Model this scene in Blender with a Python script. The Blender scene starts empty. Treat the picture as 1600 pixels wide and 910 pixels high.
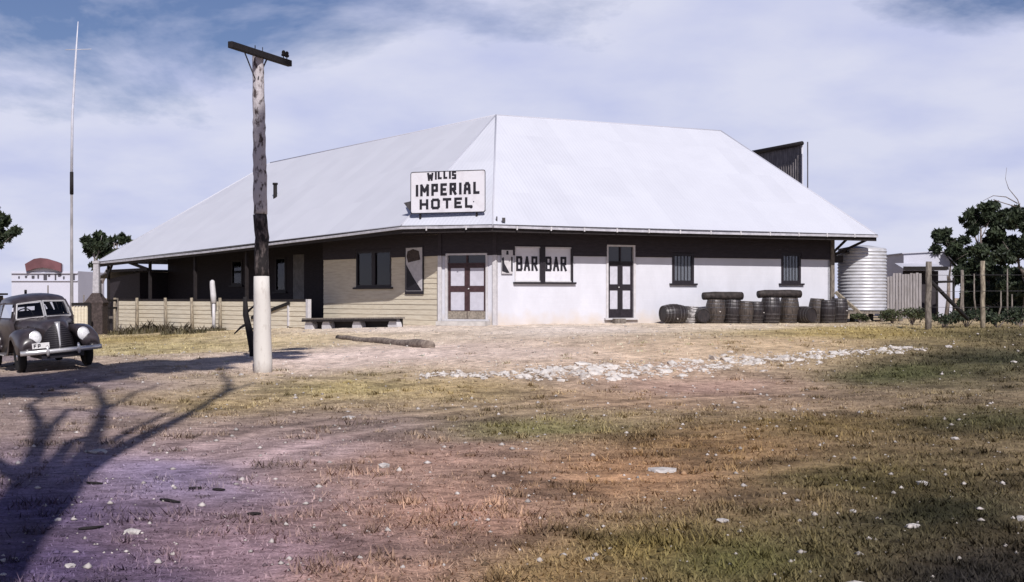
import bpy, bmesh, math, random
import numpy as np
from mathutils import Vector, Matrix, Euler

random.seed(7); np.random.seed(7)
SC = bpy.context.scene
COL = SC.collection
R = math.radians

# ------------------------------------------------------------------ camera
CAMZ, F, HZ = 1.6, 2000.0, 465.0          # eye height, focal length and horizon in photo pixels (1600 wide)
cam_d = bpy.data.cameras.new('camera'); cam = bpy.data.objects.new('camera', cam_d); COL.objects.link(cam)
cam.location = (0, 0, CAMZ); cam.rotation_euler = (R(90), 0, 0)
cam_d.sensor_width = 36; cam_d.lens = F / 1600 * 36; cam_d.shift_y = (HZ - 455) / 1600
cam_d.clip_start = 0.05; cam_d.clip_end = 4000
SC.camera = cam

# ------------------------------------------------------------------ sky and sun
SUN_EL, SUN_AZ = 39.0, 12.0               # sun behind the camera, 12 degrees to its right
SUN_S, SKY_S, EXPO = 5.0, 0.050, 0.0
w = bpy.data.worlds.new('World'); SC.world = w; w.use_nodes = True
nt = w.node_tree; nt.nodes.clear()
N = nt.nodes.new; L = nt.links.new
out = N('ShaderNodeOutputWorld'); bg = N('ShaderNodeBackground'); bg.inputs['Strength'].default_value = SKY_S
sky = N('ShaderNodeTexSky'); sky.sky_type = 'NISHITA'; sky.sun_disc = False
sky.sun_elevation = R(SUN_EL); sky.sun_rotation = R(180 - SUN_AZ)
sky.air_density = 1.0; sky.dust_density = 0.6; sky.ozone_density = 4.0
tc = N('ShaderNodeTexCoord'); sep = N('ShaderNodeSeparateXYZ'); L(tc.outputs['Generated'], sep.inputs[0])
def wmath(op, a, b):
    n = N('ShaderNodeMath'); n.operation = op
    for i, v in enumerate((a, b)):
        if isinstance(v, (int, float)): n.inputs[i].default_value = v
        else: L(v, n.inputs[i])
    return n.outputs[0]
zc = wmath('ADD', wmath('MAXIMUM', sep.outputs[2], 0.0), 0.26)
cmb = N('ShaderNodeCombineXYZ'); L(wmath('DIVIDE', sep.outputs[0], zc), cmb.inputs[0]); L(wmath('DIVIDE', sep.outputs[1], zc), cmb.inputs[1])
mp = N('ShaderNodeMapping'); mp.inputs['Location'].default_value = (7.3, 2.02, 1.9); mp.inputs['Scale'].default_value = (1.15, 1.15, 1); L(cmb.outputs[0], mp.inputs[0])
nz = N('ShaderNodeTexNoise'); nz.inputs['Scale'].default_value = 1.25; nz.inputs['Detail'].default_value = 7; nz.inputs['Roughness'].default_value = 0.58; nz.inputs['Distortion'].default_value = 0.25
L(mp.outputs[0], nz.inputs['Vector'])
rp = N('ShaderNodeValToRGB'); rp.color_ramp.elements[0].position = 0.38; rp.color_ramp.elements[1].position = 0.54
# broken cloud: seen edge-on it closes up towards the horizon all round, overhead it is thinned to open blue to deepen the shadows
lowf = wmath('POWER', wmath('SUBTRACT', 1.0, wmath('MINIMUM', wmath('MAXIMUM', sep.outputs[2], 0.0), 1.0)), 2.4)
L(wmath('ADD', nz.outputs[0], wmath('SUBTRACT', wmath('MULTIPLY', lowf, 0.66), 0.365)), rp.inputs[0])
nz2 = N('ShaderNodeTexNoise'); nz2.inputs['Scale'].default_value = 3.1; nz2.inputs['Detail'].default_value = 5; L(mp.outputs[0], nz2.inputs['Vector'])
crp = N('ShaderNodeValToRGB'); crp.color_ramp.elements[0].color = (11.5, 12.2, 17.0, 1); crp.color_ramp.elements[1].color = (14.6, 14.9, 18.0, 1)
crp.color_ramp.elements[0].position = 0.3; crp.color_ramp.elements[1].position = 0.62
L(nz2.outputs[0], crp.inputs[0])
mixc = N('ShaderNodeMix'); mixc.data_type = 'RGBA'
L(wmath('MULTIPLY', rp.outputs[0], 0.92), mixc.inputs['Factor']); tint = N('ShaderNodeMix'); tint.data_type = 'RGBA'; tint.blend_type = 'MULTIPLY'; tint.inputs['Factor'].default_value = 1; tint.inputs['B'].default_value = (1.25, 1.14, 1.36, 1)
L(sky.outputs[0], tint.inputs['A']); L(tint.outputs['Result'], mixc.inputs['A']); L(crp.outputs[0], mixc.inputs['B'])
L(mixc.outputs['Result'], bg.inputs['Color']); L(bg.outputs[0], out.inputs[0])

sun_d = bpy.data.lights.new('sun', 'SUN'); sun_d.energy = SUN_S; sun_d.angle = R(0.4); sun_d.color = (1.0, 0.96, 0.92)
sun = bpy.data.objects.new('sun', sun_d); COL.objects.link(sun)
SDIR = Vector((-math.sin(R(SUN_AZ)) * math.cos(R(SUN_EL)), math.cos(R(SUN_AZ)) * math.cos(R(SUN_EL)), -math.sin(R(SUN_EL))))
sun.rotation_euler = SDIR.to_track_quat('-Z', 'Y').to_euler()
sun.location = (8, -30, 30)
SC.view_settings.view_transform = 'Standard'; SC.view_settings.look = 'None'
SC.view_settings.exposure = EXPO; SC.view_settings.gamma = 1.0; SC.view_settings.use_curve_mapping = False
SC.render.engine = 'CYCLES'
SC.cycles.max_bounces = 5; SC.cycles.diffuse_bounces = 2; SC.cycles.glossy_bounces = 3; SC.cycles.transparent_max_bounces = 8

# ------------------------------------------------------------------ helpers
def P(u, v, d):                            # a point seen at photo pixel (u, v), d metres away
    return Vector(((u - 800) / F * d, d, CAMZ + (HZ - v) / F * d))

def lin(c):
    return tuple(((x / 255) / 12.92 if x / 255 <= 0.04045 else ((x / 255 + 0.055) / 1.055) ** 2.4) for x in c)

class MB:
    def __init__(s): s.v = []; s.f = []; s.uv = None
    def add(s, vs, fs):
        b = len(s.v); s.v += [tuple(p) for p in vs]; s.f += [tuple(i + b for i in f) for f in fs]; return s
    def box(s, c, size, rot=None):
        m = rot if rot is not None else Matrix.Identity(3)
        hx, hy, hz = [q / 2 for q in size]; c = Vector(c)
        vs = [c + m @ Vector((x * hx, y * hy, z * hz)) for x in (-1, 1) for y in (-1, 1) for z in (-1, 1)]
        return s.add(vs, [(0, 1, 3, 2), (4, 6, 7, 5), (0, 4, 5, 1), (2, 3, 7, 6), (0, 2, 6, 4), (1, 5, 7, 3)])
    def beam(s, a, b, wd, ht, up=(0, 0, 1)):
        a, b = Vector(a), Vector(b); d = b - a; ln = d.length; x = d.normalized(); u = Vector(up)
        y = u.cross(x)
        if y.length < 1e-4: y = Vector((0, 1, 0)).cross(x)
        y.normalize(); z = x.cross(y)
        m = Matrix((x, y, z)).transposed()
        return s.box((a + b) / 2, (ln, wd, ht), m)
    def tube(s, pts, rad, n=8, cap=True):
        pts = [Vector(p) for p in pts]; rings = []
        ref = Vector((0.3, 0.9, 0.1))
        for i, p in enumerate(pts):
            t = (pts[min(i + 1, len(pts) - 1)] - pts[max(i - 1, 0)]).normalized()
            a = t.cross(ref)
            if a.length < 0.05: a = t.cross(Vector((1, 0, 0)))
            a.normalize(); b = t.cross(a); r = rad[i] if isinstance(rad, (list, tuple)) else rad
            rings.append([p + (a * math.cos(2 * math.pi * k / n) + b * math.sin(2 * math.pi * k / n)) * r for k in range(n)])
        return s.loft(rings, cap)
    def loft(s, rings, cap=True, closed=True):
        n = len(rings[0]); vs = [p for r in rings for p in r]; fs = []
        for i in range(len(rings) - 1):
            for k in range(n if closed else n - 1):
                k2 = (k + 1) % n
                fs.append((i * n + k, i * n + k2, (i + 1) * n + k2, (i + 1) * n + k))
        if cap and closed:
            fs.append(tuple(range(n))[::-1]); fs.append(tuple((len(rings) - 1) * n + k for k in range(n)))
        return s.add(vs, fs)
    def lathe(s, prof, n=20, origin=(0, 0, 0), axis=None):   # prof: (r, h)
        m = axis if axis is not None else Matrix.Identity(3); o = Vector(origin)
        rings = [[o + m @ Vector((r * math.cos(2 * math.pi * k / n), r * math.sin(2 * math.pi * k / n), h)) for k in range(n)] for r, h in prof]
        return s.loft(rings)
    def prism(s, poly, off):               # polygon of 3D points, pushed by vector off
        n = len(poly); o = Vector(off); a = [Vector(p) for p in poly]; b = [p + o for p in a]
        fs = [tuple(range(n))[::-1], tuple(range(n, 2 * n))] + [(k, (k + 1) % n, n + (k + 1) % n, n + k) for k in range(n)]
        return s.add(a + b, fs)
    def mesh(s, name):
        me = bpy.data.meshes.new(name); me.from_pydata(s.v, [], s.f)
        bm = bmesh.new(); bm.from_mesh(me); bmesh.ops.recalc_face_normals(bm, faces=bm.faces); bm.to_mesh(me); bm.free()
        return me
    def build(s, name, mat, parent=None, smooth=False, bevel=0):
        me = s.mesh(name); me.materials.append(mat)
        if smooth:
            for p in me.polygons: p.use_smooth = True
        o = bpy.data.objects.new(name, me); COL.objects.link(o)
        if bevel:
            b = o.modifiers.new('bevel', 'BEVEL'); b.width = bevel; b.segments = 2; b.limit_method = 'ANGLE'
        if parent is not None: attach(o, parent)
        return o

def attach(o, parent):
    o.parent = parent
    if parent.type == 'EMPTY': o.matrix_parent_inverse = parent.matrix_basis.inverted()

def tag(o, label=None, cat=None, group=None, kind=None):
    if label: o['label'] = label
    if cat: o['category'] = cat
    if group: o['group'] = group
    if kind: o['kind'] = kind
    return o

def thing(name, loc, label, cat, group=None, rz=0):
    e = bpy.data.objects.new(name, None); COL.objects.link(e); e.location = loc; e.rotation_euler = (0, 0, rz)
    e.empty_display_size = 0.3; e.matrix_basis = Matrix.Translation(Vector(loc)) @ Matrix.Rotation(rz, 4, 'Z')
    return tag(e, label, cat, group)

def local_child(o, parent):                # child in the parent's own coordinates
    o.parent = parent; return o

def copy_tree(o, parent=None):
    c = o.copy(); COL.objects.link(c)
    if parent is not None: c.parent = parent
    for ch in list(o.children): copy_tree(ch, c)
    return c

# ------------------------------------------------------------------ materials
MATS = {}
def mat(name, col, rough=0.8, metal=0.0, var=0.0, scale=4.0, bump=0.0, bscale=40.0, col2=None, stretch=(1, 1, 1), thr=(0.4, 0.62), spec=0.3, trans=0.0):
    if name in MATS: return MATS[name]
    m = bpy.data.materials.new(name); m.use_nodes = True; t = m.node_tree; b = t.nodes['Principled BSDF']
    b.inputs['Roughness'].default_value = rough; b.inputs['Metallic'].default_value = metal
    b.inputs['Specular IOR Level'].default_value = spec
    c4 = (*col, 1); b.inputs['Base Color'].default_value = c4
    if trans: b.inputs['Transmission Weight'].default_value = trans
    if var or col2 or bump:
        g = t.nodes.new('ShaderNodeNewGeometry'); mp = t.nodes.new('ShaderNodeMapping'); mp.inputs['Scale'].default_value = stretch
        t.links.new(g.outputs['Position'], mp.inputs[0])
    if var or col2:
        n = t.nodes.new('ShaderNodeTexNoise'); n.inputs['Scale'].default_value = scale; n.inputs['Detail'].default_value = 6; n.inputs['Roughness'].default_value = 0.62
        t.links.new(mp.outputs[0], n.inputs['Vector'])
        r = t.nodes.new('ShaderNodeValToRGB'); r.color_ramp.elements[0].position, r.color_ramp.elements[1].position = thr
        c2 = col2 if col2 else tuple(x * (1 - var) for x in col)
        r.color_ramp.elements[0].color = (*c2, 1); r.color_ramp.elements[1].color = c4
        t.links.new(n.outputs[0], r.inputs[0]); t.links.new(r.outputs[0], b.inputs['Base Color'])
    if bump:
        n = t.nodes.new('ShaderNodeTexNoise'); n.inputs['Scale'].default_value = bscale; n.inputs['Detail'].default_value = 4
        t.links.new(mp.outputs[0], n.inputs['Vector'])
        bp = t.nodes.new('ShaderNodeBump'); bp.inputs['Strength'].default_value = bump; bp.inputs['Distance'].default_value = 0.02
        t.links.new(n.outputs[0], bp.inputs['Height']); t.links.new(bp.outputs[0], b.inputs['Normal'])
    MATS[name] = m
    return m

def leafmat(name, c1, c2):
    m = bpy.data.materials.new(name); m.use_nodes = True; t = m.node_tree; b = t.nodes['Principled BSDF']
    b.inputs['Roughness'].default_value = 0.6; b.inputs['Specular IOR Level'].default_value = 0.25
    g = t.nodes.new('ShaderNodeNewGeometry'); n = t.nodes.new('ShaderNodeTexNoise'); n.inputs['Scale'].default_value = 2.3; n.inputs['Detail'].default_value = 3
    t.links.new(g.outputs['Position'], n.inputs['Vector'])
    add = t.nodes.new('ShaderNodeMath'); add.operation = 'MULTIPLY_ADD'; add.inputs[1].default_value = 0.45
    t.links.new(g.outputs['Random Per Island'], add.inputs[0]); t.links.new(n.outputs[0], add.inputs[2])
    r = t.nodes.new('ShaderNodeValToRGB'); r.color_ramp.elements[0].position = 0.45; r.color_ramp.elements[1].position = 1.0
    r.color_ramp.elements[0].color = (*c1, 1); r.color_ramp.elements[1].color = (*c2, 1)
    t.links.new(add.outputs[0], r.inputs[0]); t.links.new(r.outputs[0], b.inputs['Base Color'])
    return m

WHITE = mat('white_wall_paint', (0.57, 0.57, 0.63), 0.75, var=0.10, scale=0.9, bump=0.12, bscale=9, stretch=(1, 1, 0.5))
TRIMW = mat('white_trim_paint', (0.54, 0.52, 0.54), 0.6, var=0.15, scale=6)
def dusty(m):
    t = m.node_tree; b = t.nodes['Principled BSDF']; src = b.inputs['Base Color'].links[0].from_socket
    g = t.nodes.new('ShaderNodeNewGeometry'); sp = t.nodes.new('ShaderNodeSeparateXYZ'); t.links.new(g.outputs['Position'], sp.inputs[0])
    n = t.nodes.new('ShaderNodeTexNoise'); n.inputs['Scale'].default_value = 2.2; n.inputs['Detail'].default_value = 6; t.links.new(g.outputs['Position'], n.inputs['Vector'])
    def mth(op, a, bb, cl=False):
        k = t.nodes.new('ShaderNodeMath'); k.operation = op; k.use_clamp = cl
        for i, v in enumerate((a, bb)):
            if isinstance(v, (int, float)): k.inputs[i].default_value = v
            else: t.links.new(v, k.inputs[i])
        return k.outputs[0]
    f = mth('MULTIPLY', mth('SUBTRACT', mth('ADD', .62, mth('MULTIPLY', n.outputs[0], 1.0)), sp.outputs[2]), 1.9, True)
    mx = t.nodes.new('ShaderNodeMix'); mx.data_type = 'RGBA'; t.links.new(mth('MULTIPLY', f, .75), mx.inputs['Factor']); t.links.new(src, mx.inputs['A']); mx.inputs['B'].default_value = (.50, .43, .37, 1)
    t.links.new(mx.outputs['Result'], b.inputs['Base Color'])
    old = b.inputs['Normal'].links[0].from_node
    bp = t.nodes.new('ShaderNodeBump'); bp.inputs['Strength'].default_value = .25; bp.inputs['Distance'].default_value = .01
    saw = mth('FRACT', mth('DIVIDE', sp.outputs[2], .19), 0.0); t.links.new(saw, bp.inputs['Height']); t.links.new(old.outputs[0], bp.inputs['Normal']); t.links.new(bp.outputs[0], b.inputs['Normal'])
dusty(WHITE)
CREAM = mat('cream_board_paint', (0.62, 0.56, 0.45), 0.75, col2=(0.50, 0.43, 0.33), scale=3.5, stretch=(0.5, 0.5, 5), thr=(0.3, 0.58), bump=0.2, bscale=30)
DARKTRIM = mat('dark_trim_paint', (0.020, 0.016, 0.022), 0.5, var=0.3, scale=12)
MAROON = mat('maroon_door_paint', (0.062, 0.033, 0.037), 0.5, var=0.35, scale=9, bump=0.1)
PANELW = mat('pale_door_panel', (0.50, 0.49, 0.56), 0.4, var=0.12, scale=5)
DARKWOOD = mat('dark_timber', (0.022, 0.017, 0.018), 0.7, var=0.4, scale=7, bump=0.2)  # dark timber; also carries painted shade on ceiling, bench and fence rail
DARKWALL = mat('dark_wall_and_shade', (0.035, 0.028, 0.034), 0.75, var=0.35, scale=5, stretch=(1, 1, 6))  # dark wall colour; on the verandah it puts the deep shade into the paint
GREYWOOD = mat('weathered_grey_timber', (0.23, 0.20, 0.175), 0.9, col2=(0.10, 0.085, 0.075), scale=9, stretch=(3, 3, 0.6), bump=0.4, bscale=50)
POSTWOOD = mat('pale_weathered_post', (0.34, 0.29, 0.22), 0.9, col2=(0.16, 0.13, 0.10), scale=8, stretch=(3, 3, 0.7), bump=0.4, bscale=50)
CHARWOOD = mat('charred_timber', (0.016, 0.013, 0.014), 0.8, var=0.4, scale=14, bump=0.4)
BLIND = mat('white_blind', (0.55, 0.53, 0.56), 0.8, var=0.2, scale=14, stretch=(6, 6, 0.6))
CURTAIN = mat('grey_curtain', (0.42, 0.40, 0.42), 0.9, var=0.4, scale=16, stretch=(5, 5, 0.3))
GLASS = mat('dark_window_glass', (0.02, 0.02, 0.025), 0.08, spec=0.6)
INK = mat('black_sign_paint', (0.018, 0.016, 0.024), 0.6, var=0.4, scale=18)
SIGNW = mat('white_sign_paint', (0.60, 0.59, 0.64), 0.6, col2=(0.53, 0.51, 0.55), scale=3, thr=(0.3, 0.5))
BRICK = mat('sooty_brick', (0.075, 0.056, 0.054), 0.9, var=0.5, scale=11, bump=0.5, bscale=25)
PALESTACK = mat('pale_render', (0.42, 0.40, 0.43), 0.9, var=0.25, scale=8)
LIME = mat('limewash_stone', (0.56, 0.52, 0.49), 0.9, col2=(0.30, 0.24, 0.20), scale=5, thr=(0.33, 0.52), bump=0.5, bscale=25)
PALEROCK = mat('pale_loose_stone', (0.52, 0.48, 0.46), 0.9, var=0.3, scale=20, bump=0.4, bscale=60)
BARK = mat('gum_bark', (0.24, 0.20, 0.18), 0.9, col2=(0.09, 0.07, 0.065), scale=6, stretch=(2, 2, 0.5), bump=0.5)
LEAF_D = leafmat('dark_gum_leaf', (0.010, 0.016, 0.010), (0.046, 0.060, 0.032))
LEAF_M = leafmat('olive_leaf', (0.020, 0.026, 0.014), (0.075, 0.085, 0.040))
LEAF_W = leafmat('dry_weed_leaf', (0.055, 0.050, 0.030), (0.20, 0.17, 0.095))

def ironmat(name, col, col2, rough=0.5):    # corrugated sheets laid side by side; uv in metres
    m = bpy.data.materials.new(name); m.use_nodes = True; t = m.node_tree; b = t.nodes['Principled BSDF']
    b.inputs['Roughness'].default_value = rough; b.inputs['Metallic'].default_value = 0.0; b.inputs['Specular IOR Level'].default_value = 0.25
    uv = t.nodes.new('ShaderNodeUVMap'); sp = t.nodes.new('ShaderNodeSeparateXYZ'); t.links.new(uv.outputs[0], sp.inputs[0])
    def mth(op, a, bb=0.0):
        n = t.nodes.new('ShaderNodeMath'); n.operation = op
        for i, v in enumerate((a, bb)):
            if isinstance(v, (int, float)): n.inputs[i].default_value = v
            else: t.links.new(v, n.inputs[i])
        return n.outputs[0]
    cellx = mth('FLOOR', mth('DIVIDE', sp.outputs[0], 0.76)); celly = mth('FLOOR', mth('DIVIDE', sp.outputs[1], 2.4))
    cb = t.nodes.new('ShaderNodeCombineXYZ'); t.links.new(cellx, cb.inputs[0]); t.links.new(celly, cb.inputs[1])
    wn = t.nodes.new('ShaderNodeTexWhiteNoise'); t.links.new(cb.outputs[0], wn.inputs['Vector'])
    nz = t.nodes.new('ShaderNodeTexNoise'); nz.inputs['Scale'].default_value = 0.8; nz.inputs['Detail'].default_value = 6
    g = t.nodes.new('ShaderNodeNewGeometry'); t.links.new(g.outputs['Position'], nz.inputs['Vector'])
    f = mth('ADD', mth('MULTIPLY', wn.outputs['Value'], 0.36), mth('MULTIPLY', nz.outputs[0], 0.75))
    r = t.nodes.new('ShaderNodeValToRGB'); r.color_ramp.elements[0].position = 0.15; r.color_ramp.elements[1].position = 0.75
    r.color_ramp.elements[0].color = (*col2, 1); r.color_ramp.elements[1].color = (*col, 1)
    t.links.new(f, r.inputs[0]); t.links.new(r.outputs[0], b.inputs['Base Color'])
    wv = mth('SINE', mth('MULTIPLY', sp.outputs[0], 2 * math.pi / 0.152))
    bp = t.nodes.new('ShaderNodeBump'); bp.inputs['Strength'].default_value = 0.12; bp.inputs['Distance'].default_value = 0.02
    t.links.new(wv, bp.inputs['Height']); t.links.new(bp.outputs[0], b.inputs['Normal'])
    return m
ROOFIRON = ironmat('whitewashed_iron', (0.53, 0.535, 0.595), (0.475, 0.48, 0.54), 0.6)
RIBIRON = mat('shade_dark_ribbed_iron', (.20, .18, .185), .7, var=.45, scale=4, stretch=(3, 3, .5))  # shade of the left-facing wall put into the iron colour
AGEDIRON = mat('aged_dark_iron', (0.085, 0.078, 0.085), 0.7, var=0.5, scale=4, stretch=(3, 3, 0.5))
GALV = mat('galvanised_iron', (0.53, 0.53, 0.57), 0.45, metal=0.15, var=0.22, scale=2.5, stretch=(1, 1, 3), spec=0.4)
CARPAINT = mat('faded_maroon_brown_car_paint', (0.050, 0.040, 0.045), 0.32, var=0.35, scale=6, spec=0.5)
CHROME = mat('dull_chrome', (0.62, 0.60, 0.60), 0.28, metal=0.6, var=0.15, scale=20)
RUBBER = mat('tyre_rubber', (0.018, 0.017, 0.018), 0.85, var=0.3, scale=12)
BLACKGR = mat('grille_black', (0.012, 0.010, 0.014), 0.5)
LENS = mat('headlight_lens', (0.66, 0.65, 0.66), 0.2, spec=0.6, var=0.2, scale=25)
def clear_glass():
    m = bpy.data.materials.new('car_glass'); m.use_nodes = True; t = m.node_tree; t.nodes.clear()
    o = t.nodes.new('ShaderNodeOutputMaterial'); tr = t.nodes.new('ShaderNodeBsdfTransparent'); tr.inputs[0].default_value = (0.72, 0.74, 0.76, 1)
    gl = t.nodes.new('ShaderNodeBsdfGlossy'); gl.inputs['Roughness'].default_value = 0.06
    mx = t.nodes.new('ShaderNodeMixShader'); fr = t.nodes.new('ShaderNodeFresnel'); fr.inputs[0].default_value = 1.5
    t.links.new(fr.outputs[0], mx.inputs[0]); t.links.new(tr.outputs[0], mx.inputs[1]); t.links.new(gl.outputs[0], mx.inputs[2]); t.links.new(mx.outputs[0], o.inputs[0])
    return m
CARGLASS = clear_glass()

# ------------------------------------------------------------------ terrain
TP = [(0,0,0),(-6,0,0),(6,0,0),(-3.3,8.3,0),(4,8,0),(0,15,0),(7,15,0.02),(-7,15,-0.02),(-14,20,-0.08),(14,20,0.05),
      (-5.33,27.3,0),(-11.5,29.6,-0.06),(-10.2,30.2,0.05),(-12.7,32.2,-0.06),(-11.4,32.8,0.05),(-16,31,-0.2),(-11,38,-0.10),(0,24,0.0),(-2.5,24.6,0.0),(2.65,26.2,0.03),(5.8,28.3,0.12),(9.4,30.6,0.30),(12.5,29.5,0.22),
      (1.5,26.5,0.16),(4,28.6,0.22),(7,31,0.34),(-3,28,0.08),
      (-3.8,37.5,0.27),(-7,36,0.10),(0,36,0.40),(5,40,0.52),(-5.5,46.5,0.46),(-2.65,47.3,0.56),(1,47,0.59),(7,49.5,0.60),(13.5,52.5,0.56),(8,43,0.56),
      (-7.8,53.0,0.44),(-8.2,50.5,0.33),(-12,54.5,0.16),(-14.5,57.5,0.04),(-20,63.5,-0.15),(-16,48,-0.05),(-25,60,-0.3),(-30,45,-0.35),
      (13,39.5,0.60),(15,40,0.60),(20,40,0.55),(16,50,0.62),(20,58,0.72),(28,60,0.6),(0,62,0.6),(-10,75,0.2),(15,75,0.6),
      (-30,85,-0.3),(30,90,0.5),(0,110,0.2),(-60,100,-0.4),(60,100,0.3),(60,30,0.2),(-60,30,-0.4),(0,-15,0),(-30,-10,0),(30,-10,0)]
TPA = np.array(TP, float)
def _phi(r): return np.sqrt(r * r + 4.0) 
def _solve():
    n = len(TPA); d = np.linalg.norm(TPA[:, None, :2] - TPA[None, :, :2], axis=2)
    A = np.zeros((n + 3, n + 3)); A[:n, :n] = _phi(d); A[:n, n] = 1; A[:n, n + 1:] = TPA[:, :2]; A[n, :n] = 1; A[n + 1:, :n] = TPA[:, :2].T
    b = np.zeros(n + 3); b[:n] = TPA[:, 2]
    return np.linalg.solve(A, b)
TW = _solve()
def ghn(x, y):
    x = np.asarray(x, float); y = np.asarray(y, float); sh = x.shape; x = x.ravel(); y = y.ravel()
    z = np.full(x.shape, TW[len(TPA)]); z += TW[len(TPA) + 1] * x + TW[len(TPA) + 2] * y
    for i in range(len(TPA)):
        z += TW[i] * _phi(np.hypot(x - TPA[i, 0], y - TPA[i, 1]))
    far = np.clip((np.hypot(x, y - 40) - 60) / 60, 0, 1); far = far * far * (3 - 2 * far)
    return (z * (1 - far)).reshape(sh)
def gh(x, y): return float(ghn(np.array([x]), np.array([y]))[0])
def G(u, v):                               # where the ground is seen at photo pixel (u, v)
    lo, hi = 2.0, 200.0
    d = 2.0
    prev = d
    while d < 200:
        p = P(u, v, d)
        if p.z <= gh(p.x, p.y): break
        prev = d; d *= 1.03
    for _ in range(18):
        m = (prev + d) / 2; p = P(u, v, m)
        if p.z <= gh(p.x, p.y): d = m
        else: prev = m
    p = P(u, v, d); return Vector((p.x, p.y, gh(p.x, p.y)))

def vnoise(x, y, s, seed=0):               # smooth value noise
    rs = np.random.RandomState(seed); T = rs.rand(256, 256)
    X = np.asarray(x) / s + 57.3; Y = np.asarray(y) / s + 31.7
    xi = np.floor(X).astype(int); yi = np.floor(Y).astype(int); fx = X - xi; fy = Y - yi
    fx = fx * fx * (3 - 2 * fx); fy = fy * fy * (3 - 2 * fy)
    a = T[xi % 256, yi % 256]; b = T[(xi + 1) % 256, yi % 256]; c = T[xi % 256, (yi + 1) % 256]; d = T[(xi + 1) % 256, (yi + 1) % 256]
    return (a * (1 - fx) + b * fx) * (1 - fy) + (c * (1 - fx) + d * fx) * fy

# soil and grass colours, dark falloff painted in at the right (photo pixel where that patch of ground lies, colour seen, how grassy)
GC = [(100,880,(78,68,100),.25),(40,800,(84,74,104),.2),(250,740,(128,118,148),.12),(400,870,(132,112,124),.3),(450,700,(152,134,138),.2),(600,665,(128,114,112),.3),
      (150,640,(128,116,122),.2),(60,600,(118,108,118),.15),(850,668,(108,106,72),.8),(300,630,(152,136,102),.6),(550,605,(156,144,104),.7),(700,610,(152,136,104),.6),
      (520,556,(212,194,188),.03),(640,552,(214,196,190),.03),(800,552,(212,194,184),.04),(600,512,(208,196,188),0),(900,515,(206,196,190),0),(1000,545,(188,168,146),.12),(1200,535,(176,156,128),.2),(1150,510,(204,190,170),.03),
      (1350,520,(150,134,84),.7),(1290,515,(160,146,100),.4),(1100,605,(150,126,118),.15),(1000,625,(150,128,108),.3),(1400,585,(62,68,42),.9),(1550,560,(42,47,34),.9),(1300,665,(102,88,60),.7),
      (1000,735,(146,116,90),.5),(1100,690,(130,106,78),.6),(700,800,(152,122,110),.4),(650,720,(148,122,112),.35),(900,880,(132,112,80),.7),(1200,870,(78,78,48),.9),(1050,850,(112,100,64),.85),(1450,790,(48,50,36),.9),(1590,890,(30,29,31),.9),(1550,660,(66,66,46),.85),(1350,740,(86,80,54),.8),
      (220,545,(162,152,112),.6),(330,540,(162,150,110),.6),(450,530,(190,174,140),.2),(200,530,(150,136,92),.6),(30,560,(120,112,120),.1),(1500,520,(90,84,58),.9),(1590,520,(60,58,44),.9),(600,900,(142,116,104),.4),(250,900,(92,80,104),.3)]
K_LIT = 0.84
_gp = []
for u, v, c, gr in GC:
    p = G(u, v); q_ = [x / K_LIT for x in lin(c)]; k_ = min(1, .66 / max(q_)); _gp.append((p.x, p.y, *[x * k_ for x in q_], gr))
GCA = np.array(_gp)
RUTS = [[tuple(G(u, v).xy) for u, v in l] for l in ([(330, 738), (450, 700), (560, 676), (700, 655), (860, 640), (1060, 622), (1250, 612)], [(300, 700), (420, 672), (560, 655), (720, 640), (900, 622)], [(860, 745), (1000, 742), (1140, 738), (1300, 722)])]
def gcol(x, y):
    x = np.asarray(x, float).ravel(); y = np.asarray(y, float).ravel()
    wob = (vnoise(x, y, 1.6, 3) - .5) * 1.0; wob2 = (vnoise(x, y, 1.3, 4) - .5) * 0.10
    ly = np.log(np.maximum(y, 1.5)) * 3.0 + wob2 * 2; lx = (x + wob * .6) / np.maximum(y, 1.5) * 4.2
    W = np.zeros(x.shape); C = np.zeros((len(x), 4))
    for r in GCA:
        ry = math.log(r[1]) * 3.0; rx = r[0] / r[1] * 4.2
        wgt = 1.0 / (((lx - rx) ** 2 + (ly - ry) ** 2) ** 1.3 + 0.006)
        W += wgt; C += wgt[:, None] * r[2:6][None, :]
    C /= W[:, None]
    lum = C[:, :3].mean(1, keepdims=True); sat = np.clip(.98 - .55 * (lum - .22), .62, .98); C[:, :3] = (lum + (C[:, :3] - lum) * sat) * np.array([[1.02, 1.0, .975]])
    # old wheel ruts pressed into the dirt: pale worn strip, darker lips
    for pts in RUTS:
        dmin = np.full(x.shape, 9.0)
        for (ax, ay), (bx, by) in zip(pts[:-1], pts[1:]):
            dx, dy = bx - ax, by - ay; t = np.clip(((x - ax) * dx + (y - ay) * dy) / (dx * dx + dy * dy), 0, 1)
            dmin = np.minimum(dmin, np.hypot(x - ax - t * dx, y - ay - t * dy))
        dmin = dmin + (vnoise(x, y, .35, 12) - .5) * .16
        C[:, :3] *= (1 + .22 * np.exp(-(dmin / .14) ** 2) - .26 * np.exp(-((dmin - .34) / .13) ** 2))[:, None]; C[:, 3] *= 1 - .8 * np.exp(-(dmin / .2) ** 2)
    # darker leaf litter in ragged drifts
    lit = vnoise(x, y, .7, 14) * .5 + vnoise(x, y, .27, 15) * .35 + vnoise(x, y, .1, 16) * .15
    C[:, :3] *= (1.10 - .45 * np.clip((lit - .52) / .16, 0, 1) * np.clip(.25 + C[:, 3] * 1.3, 0, 1))[:, None]
    return C

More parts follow.
